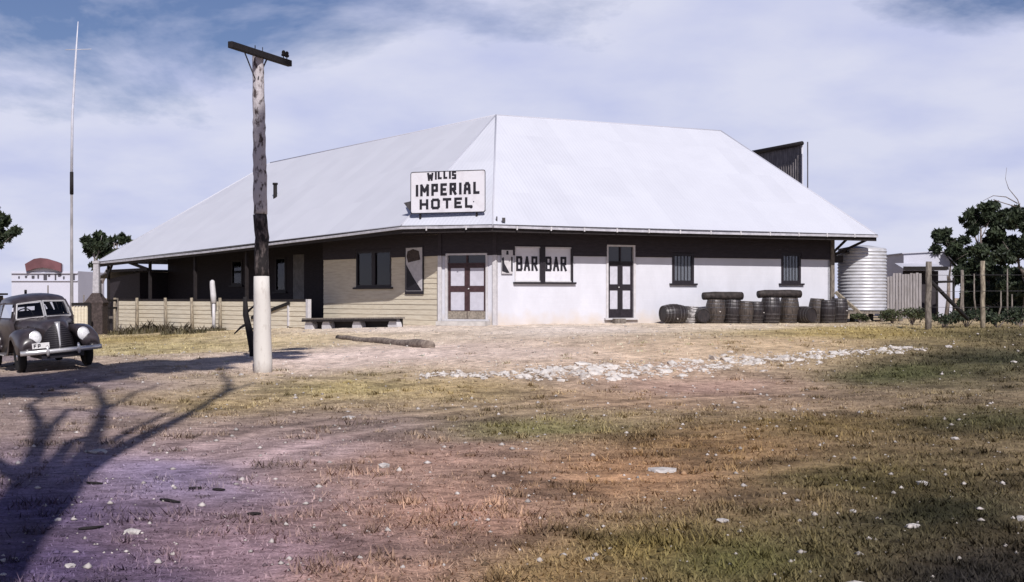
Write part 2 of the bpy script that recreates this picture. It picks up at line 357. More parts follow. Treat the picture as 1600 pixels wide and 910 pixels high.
def axis(parts):
    a = []
    for lo, hi, st in parts: a += list(np.arange(lo, hi, st))
    return np.array(a)
gx = axis([(-1600,-400,200),(-400,-100,30),(-100,-30,5),(-30,-14,.5),(-14,14,.14),(14,30,.5),(30,100,5),(100,400,30),(400,1601,200)])
gy = axis([(-400,-60,40),(-60,-6,4),(-6,3,.4),(3,14,.09),(14,34,.14),(34,60,.25),(60,110,2),(110,400,20),(400,2801,200)])
XX, YY = np.meshgrid(gx, gy); 
ZZ = ghn(XX, YY)
rough = (vnoise(XX, YY, .45, 1) - .5) * .035 + (vnoise(XX, YY, .17, 2) - .5) * .035 + (vnoise(XX, YY, 1.9, 5) - .5) * .06
nearf = np.clip(1 - (np.hypot(XX, YY - 20) - 30) / 40, 0, 1)
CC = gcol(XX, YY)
padf = 0.35 + 0.65 * np.clip(CC[:, 3].reshape(XX.shape) * 1.8, 0, 1)
ZZ2 = ZZ + rough * nearf * padf - 0.012
nx, ny = len(gx), len(gy)
vs = np.stack([XX.ravel(), YY.ravel(), ZZ2.ravel()], 1)
ii = np.arange((ny - 1) * (nx - 1)); r0 = ii // (nx - 1); c0 = ii % (nx - 1); a0 = r0 * nx + c0
quads = np.stack([a0, a0 + 1, a0 + nx + 1, a0 + nx], 1)
def npmesh(name, verts, faces):            # faces: (n, k)
    me = bpy.data.meshes.new(name); k = faces.shape[1]
    me.vertices.add(len(verts)); me.vertices.foreach_set('co', verts.astype(np.float32).ravel())
    me.loops.add(faces.size); me.loops.foreach_set('vertex_index', faces.astype(np.int32).ravel())
    me.polygons.add(len(faces)); me.polygons.foreach_set('loop_start', np.arange(0, faces.size, k, dtype=np.int32))
    me.update(calc_edges=True); me.validate(); return me
def colattr(me, cols):                     # one colour per vertex
    at = me.attributes.new('tone', 'FLOAT_COLOR', 'POINT')
    c = np.ones((len(me.vertices), 4), np.float32); c[:, :3] = cols[:, :3]; at.data.foreach_set('color', c.ravel())
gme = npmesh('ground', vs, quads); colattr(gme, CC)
gme.polygons.foreach_set('use_smooth', np.ones(len(gme.polygons), dtype=bool))
def groundmat():
    m = bpy.data.materials.new('soil_and_turf'); m.use_nodes = True; t = m.node_tree; b = t.nodes['Principled BSDF']
    b.inputs['Roughness'].default_value = 0.95; b.inputs['Specular IOR Level'].default_value = 0.1
    a = t.nodes.new('ShaderNodeAttribute'); a.attribute_name = 'tone'
    g = t.nodes.new('ShaderNodeNewGeometry')
    def noise(sc, det, lo, hi, c0, c1, rough=.65, stretch=None):
        n = t.nodes.new('ShaderNodeTexNoise'); n.inputs['Scale'].default_value = sc; n.inputs['Detail'].default_value = det; n.inputs['Roughness'].default_value = rough
        if stretch:
            mp = t.nodes.new('ShaderNodeMapping'); mp.inputs['Scale'].default_value = stretch; t.links.new(g.outputs['Position'], mp.inputs[0]); t.links.new(mp.outputs[0], n.inputs['Vector'])
        else: t.links.new(g.outputs['Position'], n.inputs['Vector'])
        r = t.nodes.new('ShaderNodeValToRGB'); r.color_ramp.elements[0].position = lo; r.color_ramp.elements[1].position = hi
        r.color_ramp.elements[0].color = (*c0, 1); r.color_ramp.elements[1].color = (*c1, 1); t.links.new(n.outputs[0], r.inputs[0]); return n, r
    def mul(A, B):
        x = t.nodes.new('ShaderNodeMix'); x.data_type = 'RGBA'; x.blend_type = 'MULTIPLY'; x.inputs['Factor'].default_value = 1
        t.links.new(A, x.inputs['A']); t.links.new(B, x.inputs['B']); return x.outputs['Result']
    n1, r1 = noise(1.1, 6, .36, .62, (.84, .82, .80), (1.16, 1.15, 1.14), stretch=(1, .45, 1))
    n2, r2 = noise(6, 7, .35, .64, (.55, .53, .52), (1.42, 1.40, 1.37), .72, (.8, 1.2, 1))
    n3, r3 = noise(42, 3, .34, .66, (.72, .70, .70), (1.30, 1.28, 1.26))
    c = mul(mul(mul(a.outputs['Color'], r1.outputs[0]), r2.outputs[0]), r3.outputs[0])
    t.links.new(c, b.inputs['Base Color'])
    bp = t.nodes.new('ShaderNodeBump'); bp.inputs['Strength'].default_value = .7; bp.inputs['Distance'].default_value = .03
    ad = t.nodes.new('ShaderNodeMath'); ad.operation = 'ADD'; t.links.new(n2.outputs[0], ad.inputs[0]); t.links.new(n3.outputs[0], ad.inputs[1])
    t.links.new(ad.outputs[0], bp.inputs['Height']); t.links.new(bp.outputs[0], b.inputs['Normal'])
    return m
gme.materials.append(groundmat())
ground = bpy.data.objects.new('ground', gme); COL.objects.link(ground); tag(ground, kind='structure')
def surf(x, y):                            # the built surface, bumps included
    r = (vnoise(x, y, .45, 1) - .5) * .035 + (vnoise(x, y, .17, 2) - .5) * .035 + (vnoise(x, y, 1.9, 5) - .5) * .06
    c = gcol(x, y); pf = 0.35 + 0.65 * np.clip(c[:, 3] * 1.8, 0, 1)
    return ghn(x, y) + r * pf - 0.012, c

# ------------------------------------------------------------------ hotel: plan
E1 = Vector((-0.69, 46.0, 4.22)); E0 = Vector((-4.08, 47.4, 4.24))
rdir = Vector((math.sin(R(67.5)), math.cos(R(67.5)), 0)); rin = Vector((-rdir.y, rdir.x, 0))
ER = E1 + rdir * 16.93; ER.z = 4.17
EL = Vector((-21.45, 66.0, 3.42))
ldir = (EL - E0); ldir.z = 0; LLEN = ldir.length; ldir.normalize(); lin_ = Vector((ldir.y, -ldir.x, 0))   # pointing into the building
if lin_.x < 0: lin_ = -lin_
cdir = (E0 - E1); cdir.z = 0; CLEN = cdir.length; cdir.normalize(); cin = Vector((-cdir.y, cdir.x, 0))
if cin.y < 0: cin = -cin
FLOOR = 0.80
def isect(p, d, q, e):
    den = d.x * e.y - d.y * e.x; t = ((q.x - p.x) * e.y - (q.y - p.y) * e.x) / den
    return Vector((p.x + d.x * t, p.y + d.y * t, 0))
pr = E1 + rin * 1.30; pc = E1 + cin * 1.35; pl = E0 + lin_ * 1.62
W1 = isect(pr, rdir, pc, cdir); W0 = isect(pc, cdir, pl, ldir)
def s_at(p, d, u):                         # how far along the line p + s d the photo column u lies
    k = (u - 800) / F
    return (k * p.y - p.x) / (d.x - k * d.y)
def zat(p, v): return CAMZ + (HZ - v) / F * p.y

hotel = thing('hotel', (W1.x, W1.y, 0.6), 'long low white and cream hotel with wide pale iron roof and deep shaded verandah', 'hotel')

def rotz(d): return Matrix.Rotation(math.atan2(d.y, d.x), 3, 'Z')
def wall_boxes(p, d, n_out, length, z0, z1, th, openings):
    """boxes filling a wall except its openings (s0, s1, za, zb); outer face on the line"""
    mb = MB(); cuts = sorted({0.0, length} | {o[0] for o in openings} | {o[1] for o in openings}); rot = rotz(d)
    for a, b in zip(cuts[:-1], cuts[1:]):
        if b - a < 1e-4: continue
        spans = sorted([(o[2], o[3]) for o in openings if o[0] <= a + 1e-6 and o[1] >= b - 1e-6]); z = z0
        for za, zb in spans + [(z1, z1)]:
            if za - z > 1e-4:
                c = p + d * (a + b) / 2 - n_out * th / 2
                mb.box((c.x, c.y, (z + za) / 2), (b - a, th, za - z), rot)
            z = max(z, zb)
    return mb

rout, cout, lout = -rin, -cin, -lin_
# --- right wall
RL = s_at(W1, rdir, 1297)
def rs(u): return s_at(W1, rdir, u)
def rz(u, v): return zat(W1 + rdir * rs(u), v)
win_bar = (rs(804), rs(895), rz(850, 441), rz(850, 386))
door2 = (rs(947.5), rs(992), rz(968, 497), rz(968, 383))
win_a = (rs(1050), rs(1084), rz(1067, 443), rz(1067, 396))
win_b = (rs(1220.5), rs(1251), rz(1236, 443), rz(1236, 396))
wall_boxes(W1, rdir, rout, RL, 0.45, 4.6, .14, [win_bar, door2, win_a, win_b]).build('wall', WHITE, hotel)
# corner chamfer wall with the main door
CL = (W0 - W1).length
def cs(u): return s_at(W1, cdir, u)
def cz(u, v): return zat(W1 + cdir * cs(u), v)
door1 = (cs(762), cs(694), cz(730, 499), cz(730, 396))
door1 = (max(door1[0], .12), min(door1[1], CL - .22), door1[2], door1[3])
wall_boxes(W1, cdir, cout, CL, 0.45, 4.6, .14, [door1]).build('wall', WHITE, hotel)
# left bay
BL = s_at(W0, ldir, 506)
def ls(u): return s_at(W0, ldir, u)
def lz(u, v): return zat(W0 + ldir * ls(u), v)
win_c = (ls(612), ls(557), lz(585, 449), lz(585, 392))
wall_boxes(W0, ldir, lout, BL, 0.3, 4.6, .14, [win_c]).build('wall', CREAM, hotel)
# weatherboards on the bay, each board a piece
UB = MB(); UB.add([(-.5,0,-.5),(.5,0,-.5),(-.5,0,.5),(.5,0,.5),(-.5,-1,-.5),(.5,-1,-.5),(-.5,-.25,.5),(.5,-.25,.5)],
                  [(0,2,3,1),(4,5,7,6),(0,1,5,4),(2,6,7,3),(0,4,6,2),(1,3,7,5)])
board_me = {}
def board(p, d, n_out, a, b, za, zb, m, parent, th=.026):
    if m.name not in board_me:
        me = UB.mesh('board'); me.materials.append(m); board_me[m.name] = me
    o = bpy.data.objects.new('board', board_me[m.name]); COL.objects.link(o); attach(o, parent)
    c = p + d * (a + b) / 2
    ang = math.atan2(n_out.y, n_out.x) + math.pi / 2
    o.location = (c.x + n_out.x * .003, c.y + n_out.y * .003, (za + zb) / 2)
    o.rotation_euler = (random.gauss(0, .002), random.gauss(0, .0015), ang); o.scale = (b - a - .006, th * random.uniform(.85, 1.15), zb - za + .004)
    return o
def boards(p, d, n_out, length, z0, z1, step, openings, m, parent, th=.026):
    z = z0
    while z < z1 - .02:
        zt = min(z + step, z1); segs = [(0.0, length)]
        for o in openings:
            if o[3] > z + .02 and o[2] < zt - .02:
                ns = []
                for a, b in segs:
                    if o[1] <= a or o[0] >= b: ns.append((a, b))
                    else:
                        if o[0] - a > .05: ns.append((a, o[0]))
                        if b - o[1] > .05: ns.append((o[1], b))
                segs = ns
        for a, b in segs: board(p, d, n_out, a, b, z, zt, m, parent, th)
        z = zt
boards(W0, ldir, lout, BL, .34, 4.3, .2, [win_c], CREAM, hotel)
SHADEBAND = mat('eave_shade_upper_boards', (.036, .029, .036), .7, var=.3, scale=4, stretch=(1, 1, 6))  # eave shadow painted into the colour of the upper boards
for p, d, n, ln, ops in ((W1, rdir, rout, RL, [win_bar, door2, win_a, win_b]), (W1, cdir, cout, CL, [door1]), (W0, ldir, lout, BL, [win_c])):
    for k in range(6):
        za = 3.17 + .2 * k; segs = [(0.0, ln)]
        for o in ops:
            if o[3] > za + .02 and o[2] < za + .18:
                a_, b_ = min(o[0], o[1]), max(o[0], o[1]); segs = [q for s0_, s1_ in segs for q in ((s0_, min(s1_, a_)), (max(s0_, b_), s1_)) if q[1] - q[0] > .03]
        for a_, b_ in segs: board(p + n * .03, d, n, a_, b_, za, za + .2, SHADEBAND, hotel, .03)
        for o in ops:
            if za + .02 < o[3] < za + .18: board(p + n * .03, d, n, min(o[0], o[1]), max(o[0], o[1]), o[3], za + .2, SHADEBAND, hotel, .03)
# corner boards
for p, n in ((W0 + (cout + lout).normalized() * .02, 0), (W1 + (cout + rout).normalized() * .012, 1)):
    mb = MB(); mb.box((p.x, p.y, 1.83), (.15, .15, 2.68), rotz(cdir)); mb.build('corner_board', TRIMW, hotel)
    mb = MB(); mb.box((p.x, p.y, 3.69), (.15, .15, 1.03), rotz(cdir)); mb.build('corner_board', SHADEBAND, hotel)  # lower one plain trim, this upper one in the painted eave shade
# bay end wall, inner verandah wall, back
BEnd = W0 + ldir * BL
mb = MB(); q = BEnd + lin_ * 2.2
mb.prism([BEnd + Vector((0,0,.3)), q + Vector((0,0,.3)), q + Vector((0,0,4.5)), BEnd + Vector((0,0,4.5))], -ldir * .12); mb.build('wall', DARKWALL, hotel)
V0 = E0 + lin_ * 3.5 + ldir * ((BEnd - E0).dot(ldir) - .3); V0.z = 0
VL = 24.3 - (V0 - E0).dot(ldir)
def vs_(u): return s_at(V0, ldir, u)
def vz(u, v): return zat(V0 + ldir * vs_(u), v)
win_d = (vs_(447), vs_(430), vz(438, 456), vz(438, 402))
door3 = (vs_(475), vs_(457), vz(466, 480), vz(466, 398))
win_e = (vs_(379), vs_(362), vz(370, 446), vz(370, 406))
vops = [win_d, door3, win_e]
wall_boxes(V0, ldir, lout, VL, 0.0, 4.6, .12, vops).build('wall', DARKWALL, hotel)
VE = V0 + ldir * VL
mb = MB(); q = VE + lin_ * 9
mb.prism([Vector((VE.x, VE.y, 0)), Vector((q.x, q.y, 0)), Vector((q.x, q.y, 4.2)), Vector((VE.x, VE.y, 4.2))], ldir * .12); mb.build('wall', DARKWALL, hotel)
RE = W1 + rdir * RL
mb = MB(); q = RE + rin * 11
mb.prism([Vector((RE.x, RE.y, .4)), Vector((q.x, q.y, .4)), Vector((q.x, q.y, 4.5)), Vector((RE.x, RE.y, 4.5))], -rdir * .12); mb.build('wall', WHITE, hotel)
# verandah floor
a = E0 + lin_ * .3 + ldir * 6.2; b = E0 + lin_ * .3 + ldir * 24.6; c_ = b + lin_ * 3.3; d_ = a + lin_ * 3.3
mb = MB(); mb.prism([Vector((p.x, p.y, .52)) for p in (a, b, c_, d_)], (0, 0, .12)); mb.build('verandah_floor', GREYWOOD, hotel)

# --- openings: windows and doors
def rect(mb, p, d, n, s0, s1, z0, z1, off, th):
    c = p + d * (s0 + s1) / 2 + n * (off - th / 2)
    return mb.box((c.x, c.y, (z0 + z1) / 2), (abs(s1 - s0), th, z1 - z0), rotz(d))
def window(p, d, n, op, frame_m, fill_m, mull=0, sill=True, fw=.07, bars=0, parent=hotel, pane=True):
    s0, s1, z0, z1 = op
    mb = MB()
    rect(mb, p, d, n, s0, s0 + fw, z0, z1, .025, .10); rect(mb, p, d, n, s1 - fw, s1, z0, z1, .025, .10)
    rect(mb, p, d, n, s0 + fw, s1 - fw, z0, z0 + fw, .022, .10); rect(mb, p, d, n, s0 + fw, s1 - fw, z1 - fw, z1, .022, .10)
    if mull: rect(mb, p, d, n, (s0 + s1) / 2 - mull / 2, (s0 + s1) / 2 + mull / 2, z0 + fw, z1 - fw, .030, .10)
    fr = mb.build('window', frame_m, parent)
    f = MB(); rect(f, p, d, n, s0 + fw, s1 - fw, z0 + fw, z1 - fw, -.055, .01); f.build('blind', fill_m, fr)
    if pane:
        f = MB(); rect(f, p, d, n, s0 + fw, s1 - fw, z0 + fw, z1 - fw, -.03, .006); f.build('pane', CARGLASS, fr)
    if bars:
        b = MB()
        for k in range(1, bars):
            s = s0 + fw + (s1 - s0 - 2 * fw) * k / bars; rect(b, p, d, n, s - .012, s + .012, z0 + fw, z1 - fw, -.004, .012)
        b.build('glazing_bar', frame_m, fr)
    if sill:
        b = MB(); rect(b, p, d, n, s0 - .12, s1 + .12, z0 - .075, z0 - .002, .11, .2); b.build('sill', frame_m, fr)
    return fr
# letters
GL = {'W': (1.15, [[(0,1),(.18,0),(.5,.75),(.82,0),(1,1)]]), 'I': (.25, [[(.5,0),(.5,1)]]), 'L': (.75, [[(0,1),(0,0),(1,0)]]),
      'S': (.8, [[(1,1),(0,1),(0,.52),(1,.48),(1,0),(0,0)]]), 'M': (1.05, [[(0,0),(0,1),(.5,.4),(1,1),(1,0)]]),
      'P': (.8, [[(0,0),(0,1),(1,1),(1,.42),(0,.42)]]), 'E': (.8, [[(1,1),(0,1),(0,0),(1,0)], [(0,.5),(.8,.5)]]),
      'R': (.85, [[(0,0),(0,1),(.9,1),(.9,.5),(0,.5)], [(.45,.5),(1,0)]]), 'A': (.85, [[(0,0),(.12,.8),(.35,1),(.65,1),(.88,.8),(1,0)], [(.1,.42),(.9,.42)]]),
      'H': (.9, [[(0,0),(0,1)], [(1,0),(1,1)], [(0,.5),(1,.5)]]), 'O': (.9, [[(.15,0),(0,.15),(0,.85),(.15,1),(.85,1),(1,.85),(1,.15),(.85,0),(.15,0)]]),
      'T': (.9, [[(.5,0),(.5,1)], [(0,1),(1,1)]]), 'B': (.8, [[(0,0),(0,1),(.85,1),(.95,.9),(.95,.6),(.85,.5),(0,.5)], [(.85,.5),(1,.4),(1,.1),(.88,0),(0,0)]]),
      'a': (.95, [[(0,0),(.5,1),(1,0)], [(.22,.34),(.78,.34)]]), '.': (.2, [[(.5,0),(.5,.12)]]), 'F': (.8, [[(1,1),(0,1),(0,0)], [(0,.5),(.8,.5)]])}
def glyph(ch, org, ex, ez, en, wd, ht, th, depth=.006):
    """a painted letter as thin solid strokes: origin, axes right / up / out"""
    mb = MB(); k = 0
    for line in GL[ch][1]:
        pts = [(x * (wd - th) + th / 2, y * (ht - th) + th / 2) for x, y in line]
        for (x0, y0), (x1, y1) in zip(pts[:-1], pts[1:]):
            dx, dy = x1 - x0, y1 - y0; ln = math.hypot(dx, dy) or 1; dx /= ln; dy /= ln
            x0e, y0e, x1e, y1e = x0 - dx * th * .42, y0 - dy * th * .42, x1 + dx * th * .42, y1 + dy * th * .42
            px, py = -dy * th / 2, dx * th / 2; k += 1; dp = depth + k * .0007
            poly = [org + ex * a + ez * b for a, b in ((x0e - px, y0e - py), (x1e - px, y1e - py), (x1e + px, y1e + py), (x0e + px, y0e + py))]
            mb.prism(poly, en * dp)
    return mb
UP = Vector((0, 0, 1))
# the two BAR windows
half = (win_bar[0] + win_bar[1]) / 2
for a, b in ((win_bar[0], half), (half, win_bar[1])):
    op = (a, b, win_bar[2], win_bar[3])
    fr = window(W1, rdir, rout, op, TRIMW, SIGNW, sill=False, fw=.05, pane=False)
    mm = MB(); rect(mm, W1, rdir, rout, b - (.16 if a < half - .1 and b < half + .1 else .07), b + (.04 if b < half + .1 else 0), op[2], op[3], .045, .1); mm.build('mullion', DARKTRIM, fr)
    hgt = (rz(850, 401) - rz(850, 424)); z0 = rz(850, 424); ww = (b - a - .26) / 3
    for k, ch in enumerate('BaR'):
        org = W1 + rdir * (a + .08 + k * ww) + rout * (-.052); org.z = z0
        glyph(ch, org, rdir, UP, rout, ww * .84, hgt, .088).build('letter', INK, fr)
mb = MB(); rect(mb, W1, rdir, rout, win_bar[0] - .06, win_bar[1] + .1, win_bar[2] - .075, win_bar[2] - .003, .12, .2); mb.build('sill', DARKTRIM, hotel)
for op in (win_a, win_b): window(W1, rdir, rout, op, DARKTRIM, BLIND, fw=.11, bars=5)
window(W0, ldir, lout, win_c, DARKTRIM, CURTAIN, mull=.22, fw=.09)
window(V0, ldir, lout, win_d, DARKTRIM, CURTAIN, fw=.1); window(V0, ldir, lout, win_e, DARKTRIM, CURTAIN, fw=.1)
mb = MB(); rect(mb, V0, ldir, lout, *door3[:2], door3[2], door3[3], -.02, .05); mb.build('door', mat('grey_door_paint', (.20, .19, .19), .6, var=.3), hotel)
# doors with panels
def double_door(p, d, n, op, m, fan=.0, open_side=None, jamb=TRIMW, kick=False):
    s0, s1, z0, z1 = op; lo, hi = min(s0, s1), max(s0, s1)
    jb = MB(); jw = .07
    rect(jb, p, d, n, lo - .02, lo + jw, z0, z1, .04, .2); rect(jb, p, d, n, hi - jw, hi + .02, z0, z1, .04, .2); rect(jb, p, d, n, lo + jw, hi - jw, z1 - jw, z1, .038, .2)
    jb.build('door_jamb', jamb, hotel)
    th = MB(); rect(th, p, d, n, lo - .1, hi + .1, z0 - .07, z0 - .002, .14, .3); th.build('threshold', TRIMW, hotel)
    a, b = lo + jw, hi - jw; ztop = z1 - jw - fan; mid = (a + b) / 2; off = -.045; H = ztop - z0
    for i, (x0, x1) in enumerate(((a, mid - .004), (mid + .004, b))):
        st = .105; leaf = MB(); wd_ = x1 - x0
        zs = [z0, z0 + H * .16, z0 + H * .50, z0 + H * .61, ztop - .13, ztop]
        rect(leaf, p, d, n, x0, x0 + st, z0, ztop, off, .045); rect(leaf, p, d, n, x1 - st, x1, z0, ztop, off, .045)
        for za, zb in ((zs[0], zs[1]), (zs[2], zs[3]), (zs[4], zs[5])): rect(leaf, p, d, n, x0 + st, x1 - st, za, zb, off - .002, .041)
        lf = leaf.build('door', m, hotel)
        for za, zb in ((zs[1], zs[2]), (zs[3], zs[4])):
            pn = MB(); rect(pn, p, d, n, x0 + st, x1 - st, za, zb, off - .02, .012); pn.build('panel', PANELW, lf)
        if kick:
            pn = MB(); rect(pn, p, d, n, x0 + .01, x1 - .01, z0 + .012, zs[1] - .03, off + .008, .008); pn.build('kick_board', mat('worn_bare_board', (.30, .255, .21), .85, var=.4, scale=14), lf)
    hd = MB(); c = p + d * (mid - .07) + n * (off + .03); hd.lathe([(.001, -.03), (.03, -.02), (.034, 0), (.03, .02), (.001, .03)], 10, (c.x, c.y, z0 + H * .555)); hd.build('door_handle', CHROME, hotel, True)
    if fan:
        f = MB(); rect(f, p, d, n, a, b, ztop + .002, ztop + .06, -.02, .1); rect(f, p, d, n, mid - .03, mid + .03, ztop + .06, z1 - jw, -.02, .1); fb = f.build('fanlight', m, hotel)
        g = MB(); rect(g, p, d, n, a, b, ztop + .06, z1 - jw, -.07, .008); g.build('pane', GLASS, fb)
double_door(W1, cdir, cout, door1, MAROON, fan=0.35, kick=True)
double_door(W1, rdir, rout, door2, mat('black_door_paint', (.022, .017, .024), .5, var=.4, scale=10), fan=0.62)
mb = MB(); c = W1 + rdir * rs(961) + rout * .35; mb.box((c.x, c.y, gh(c.x, c.y) + .07), (.45, .25, .22), rotz(rdir)); st = mb.build('door_step', GREYWOOD, hotel)
c = W1 + cdir * (CL / 2) + cout * .42
mb = MB(); mb.box((c.x, c.y, gh(c.x, c.y) + .06), (2.0, .5, .16), rotz(cdir)); mb.build('door_step', mat('pale_concrete', (.52, .49, .47), .9, var=.2, scale=5), hotel)

# --- roof
A = P(775, 180, 54.0); B = A + rdir * 11.0; B.z = A.z - .12
Cp = E0 + ldir * 20.0 + lin_ * 7.0; Cp.z = 8.62
ER2 = ER + rin * 14.8; EL2 = EL + lin_ * 14.0
BK = isect(ER2, rdir, EL2, ldir); BK.z = 4.2; ER2.z = 4.17; EL2.z = 3.42
def roof_plane(pts, eave_a, eave_b, name='roof_plane', th=.05):
    mb = MB(); n = (pts[1] - pts[0]).cross(pts[-1] - pts[0]).normalized()
    if n.z < 0: n = -n
    o = None
    m0 = bpy.data.meshes.new(name); vv = [Vector(p) for p in pts] + [Vector(p) - Vector((0, 0, th)) for p in pts]; k = len(pts)
    fs = [tuple(range(k)), tuple(range(k, 2 * k))[::-1]] + [(i, k + i, k + (i + 1) % k, (i + 1) % k) for i in range(k)]
    m0.from_pydata([tuple(p) for p in vv], [], fs)
    bm = bmesh.new(); bm.from_mesh(m0); bmesh.ops.recalc_face_normals(bm, faces=bm.faces); bm.to_mesh(m0); bm.free()
    ex = (eave_b - eave_a).normalized(); ey = n.cross(ex)
    uv = m0.uv_layers.new(name='UVMap')
    for lp in m0.loops:
        p = m0.vertices[lp.vertex_index].co; uv.data[lp.index].uv = ((p - eave_a).dot(ex), (p - eave_a).dot(ey))
    m0.materials.append(ROOFIRON); o = bpy.data.objects.new(name, m0); COL.objects.link(o); attach(o, hotel); return o
E0r = Vector(E0); E0r.z = 4.28
roof_plane([E1, ER, B, A], E1, ER); roof_plane([E0r, E1, A], E0r, E1); roof_plane([EL, E0r, A, Cp], EL, E0r)
roof_plane([EL2, EL, Cp], EL2, EL); roof_plane([ER, ER2, B], ER, ER2); roof_plane([ER2, BK, A, B], ER2, BK); roof_plane([BK, EL2, Cp, A], BK, EL2)
def capline(a, b, r=.07):
    mb = MB(); mb.tube([a + Vector((0, 0, .0)), b + Vector((0, 0, .0))], r, 8); return mb.build('ridge_cap', mat('pale_ridge_iron', (.45, .45, .51), .6), hotel, True)
for a, b in ((A, B), (A, Cp), (Cp, EL), (B, ER), (A, E1), (A, E0r)): capline(a, b, .032)
# gutters, fascia boards, dark ceiling added under the eaves to deepen the shade
def eave_trim(a, b, inw, sag=.0):
    d = (b - a).normalized()
    g = MB(); n = 7; pts = [a + (b - a) * i / n + Vector((0, 0, -.075 - sag * math.sin(math.pi * i / n) + random.uniform(-.008, .008))) - inw * .05 for i in range(n + 1)]
    for p, q in zip(pts[:-1], pts[1:]): g.beam(p, q, .10, .085)
    g.build('gutter', mat('pale_gutter_paint', (.46, .45, .50), .6, var=.25, scale=5), hotel)
    t = MB(); t.beam(a + inw * .03 + Vector((0, 0, -.17)), b + inw * .03 + Vector((0, 0, -.17)), .035, .19); t.build('fascia', DARKWOOD, hotel)
    lip = MB(); lip.beam(a - inw * .055 + Vector((0, 0, -.012)), b - inw * .055 + Vector((0, 0, -.012)), .03, .035); lip.build('roof_edge', AGEDIRON, hotel)
eave_trim(E1, ER, rin, .03); eave_trim(E0, E1, cin); eave_trim(EL, E0, lin_, .06)
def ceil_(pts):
    mb = MB(); mb.prism(pts, (0, 0, .03)); mb.build('added_shade_ceiling', DARKWOOD, hotel)
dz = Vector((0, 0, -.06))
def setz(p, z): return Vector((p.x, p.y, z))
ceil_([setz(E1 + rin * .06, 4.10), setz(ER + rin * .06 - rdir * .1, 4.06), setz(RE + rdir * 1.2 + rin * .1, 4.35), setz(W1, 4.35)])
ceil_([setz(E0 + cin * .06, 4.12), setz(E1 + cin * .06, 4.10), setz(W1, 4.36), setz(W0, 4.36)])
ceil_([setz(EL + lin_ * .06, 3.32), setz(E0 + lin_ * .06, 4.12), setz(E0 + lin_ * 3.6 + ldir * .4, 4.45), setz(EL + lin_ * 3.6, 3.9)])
# rafter ends under the right eave, hangers on the gutter
for k in range(13):
    a = E1 + rdir * (1.0 + k * 1.2); mb = MB()
    mb.beam(setz(a + rin * .10, 4.03), setz(a + rin * 1.28, 4.27), .05, .10); mb.build('rafter', DARKWOOD, hotel)
for k in range(12):
    a = E1 + rdir * (.9 + k * 1.35) - rin * .115; mb = MB(); mb.box((a.x, a.y, 4.105), (.05, .02, .14), rotz(rdir)); mb.build('gutter_bracket', TRIMW, hotel)
for k in range(2):
    a = E1 + cdir * (1.0 + k * 1.6) - cin * .115; mb = MB(); mb.box((a.x, a.y, 4.12), (.05, .02, .14), rotz(cdir)); mb.build('gutter_bracket', TRIMW, hotel)
# right end: corner post, wall plate ends, braces under the projecting eave
pe = RE + rout * .02 + rdir * .07
mb = MB(); mb.box((pe.x, pe.y, 2.35), (.17, .17, 3.9), rotz(rdir)); mb.build('corner_post', GREYWOOD, hotel)
mb = MB(); a = setz(RE + rin * .2, 3.20); b = setz(RE + rdir * .62 + rin * .2, 3.20); mb.beam(a, b, .5, .30); mb.build('plate_end', DARKWOOD, hotel)
mb = MB(); mb.beam(setz(RE + rdir * .1 + rout * .05, 3.45), setz(RE + rdir * .62 + rout * .3, 4.02), .07, .10); mb.build('brace', DARKWOOD, hotel)
mb = MB(); mb.beam(setz(RE + rdir * .1, 3.32), setz(ER - rdir * .25 + rin * .2, 4.0), .07, .10); mb.build('brace', DARKWOOD, hotel)
mb = MB(); mb.beam(setz(RE + rdir * .1, 3.42), setz(RE + rdir * .95, 3.52), .06, .08); mb.build('brace', DARKWOOD, hotel)
a = P(1306, 457, RE.y - .3); b = P(1360, 503, RE.y - 1.6); b.z = gh(b.x, b.y) + .02
mb = MB(); mb.beam(a, b, .11, .12); mb.build('raking_strut', POSTWOOD, hotel)
# left end: verandah posts, tie beam and braces
for t_ in (24.9, 20.4, 16.0, 11.5):
    p = E0 + ldir * t_ + lin_ * .42; zt = 4.2 - .8 * t_ / LLEN - .2
    mb = MB(); mb.box((p.x, p.y, (zt + gh(p.x, p.y) - .1) / 2), (.12, .12, zt - gh(p.x, p.y) + .1), rotz(ldir)); mb.build('verandah_post', DARKWOOD, hotel)
a = setz(E0 + ldir * 24.9 + lin_ * .3, 2.95); b = setz(E0 + ldir * 20.4 + lin_ * .3, 2.98)
mb = MB(); mb.beam(a, b, .09, .13); mb.build('tie_beam', DARKWOOD, hotel)
mb = MB(); mb.beam(setz(E0 + ldir * 20.4 + lin_ * .36, 2.95), setz(E0 + ldir * 22.6 + lin_ * .2, 3.42), .08, .14); mb.build('brace', DARKWOOD, hotel)
mb = MB(); mb.beam(setz(E0 + ldir * 24.9 + lin_ * .36, 2.6), setz(E0 + ldir * 24.0 + lin_ * .2, 3.30), .08, .12); mb.build('brace', DARKWOOD, hotel)
# low dark lean-to past the verandah end
a = VE + ldir * .1 - lin_ * 1.6; b = a + ldir * 3.6
a, b = setz(a, 0), setz(b, 0)
mb = MB(); mb.prism([setz(a, -.2), setz(b, -.2), setz(b, 2.6), setz(a, 2.9)], lin_ * 3); mb.build('lean_to', DARKWALL, hotel)
mb = MB(); pts = []
for k in range(9):
    f = k / 8; pts.append(setz(a + (b - a) * (-.05 + 1.25 * f) - lin_ * .35, 2.93 - .3 * f + .22 * math.sin(math.pi * f)))
for p, q in zip(pts[:-1], pts[1:]): mb.prism([p, q, q + lin_ * 3.6, p + lin_ * 3.6], (0, 0, .07))
mb.build('lean_to_roof', AGEDIRON, hotel)
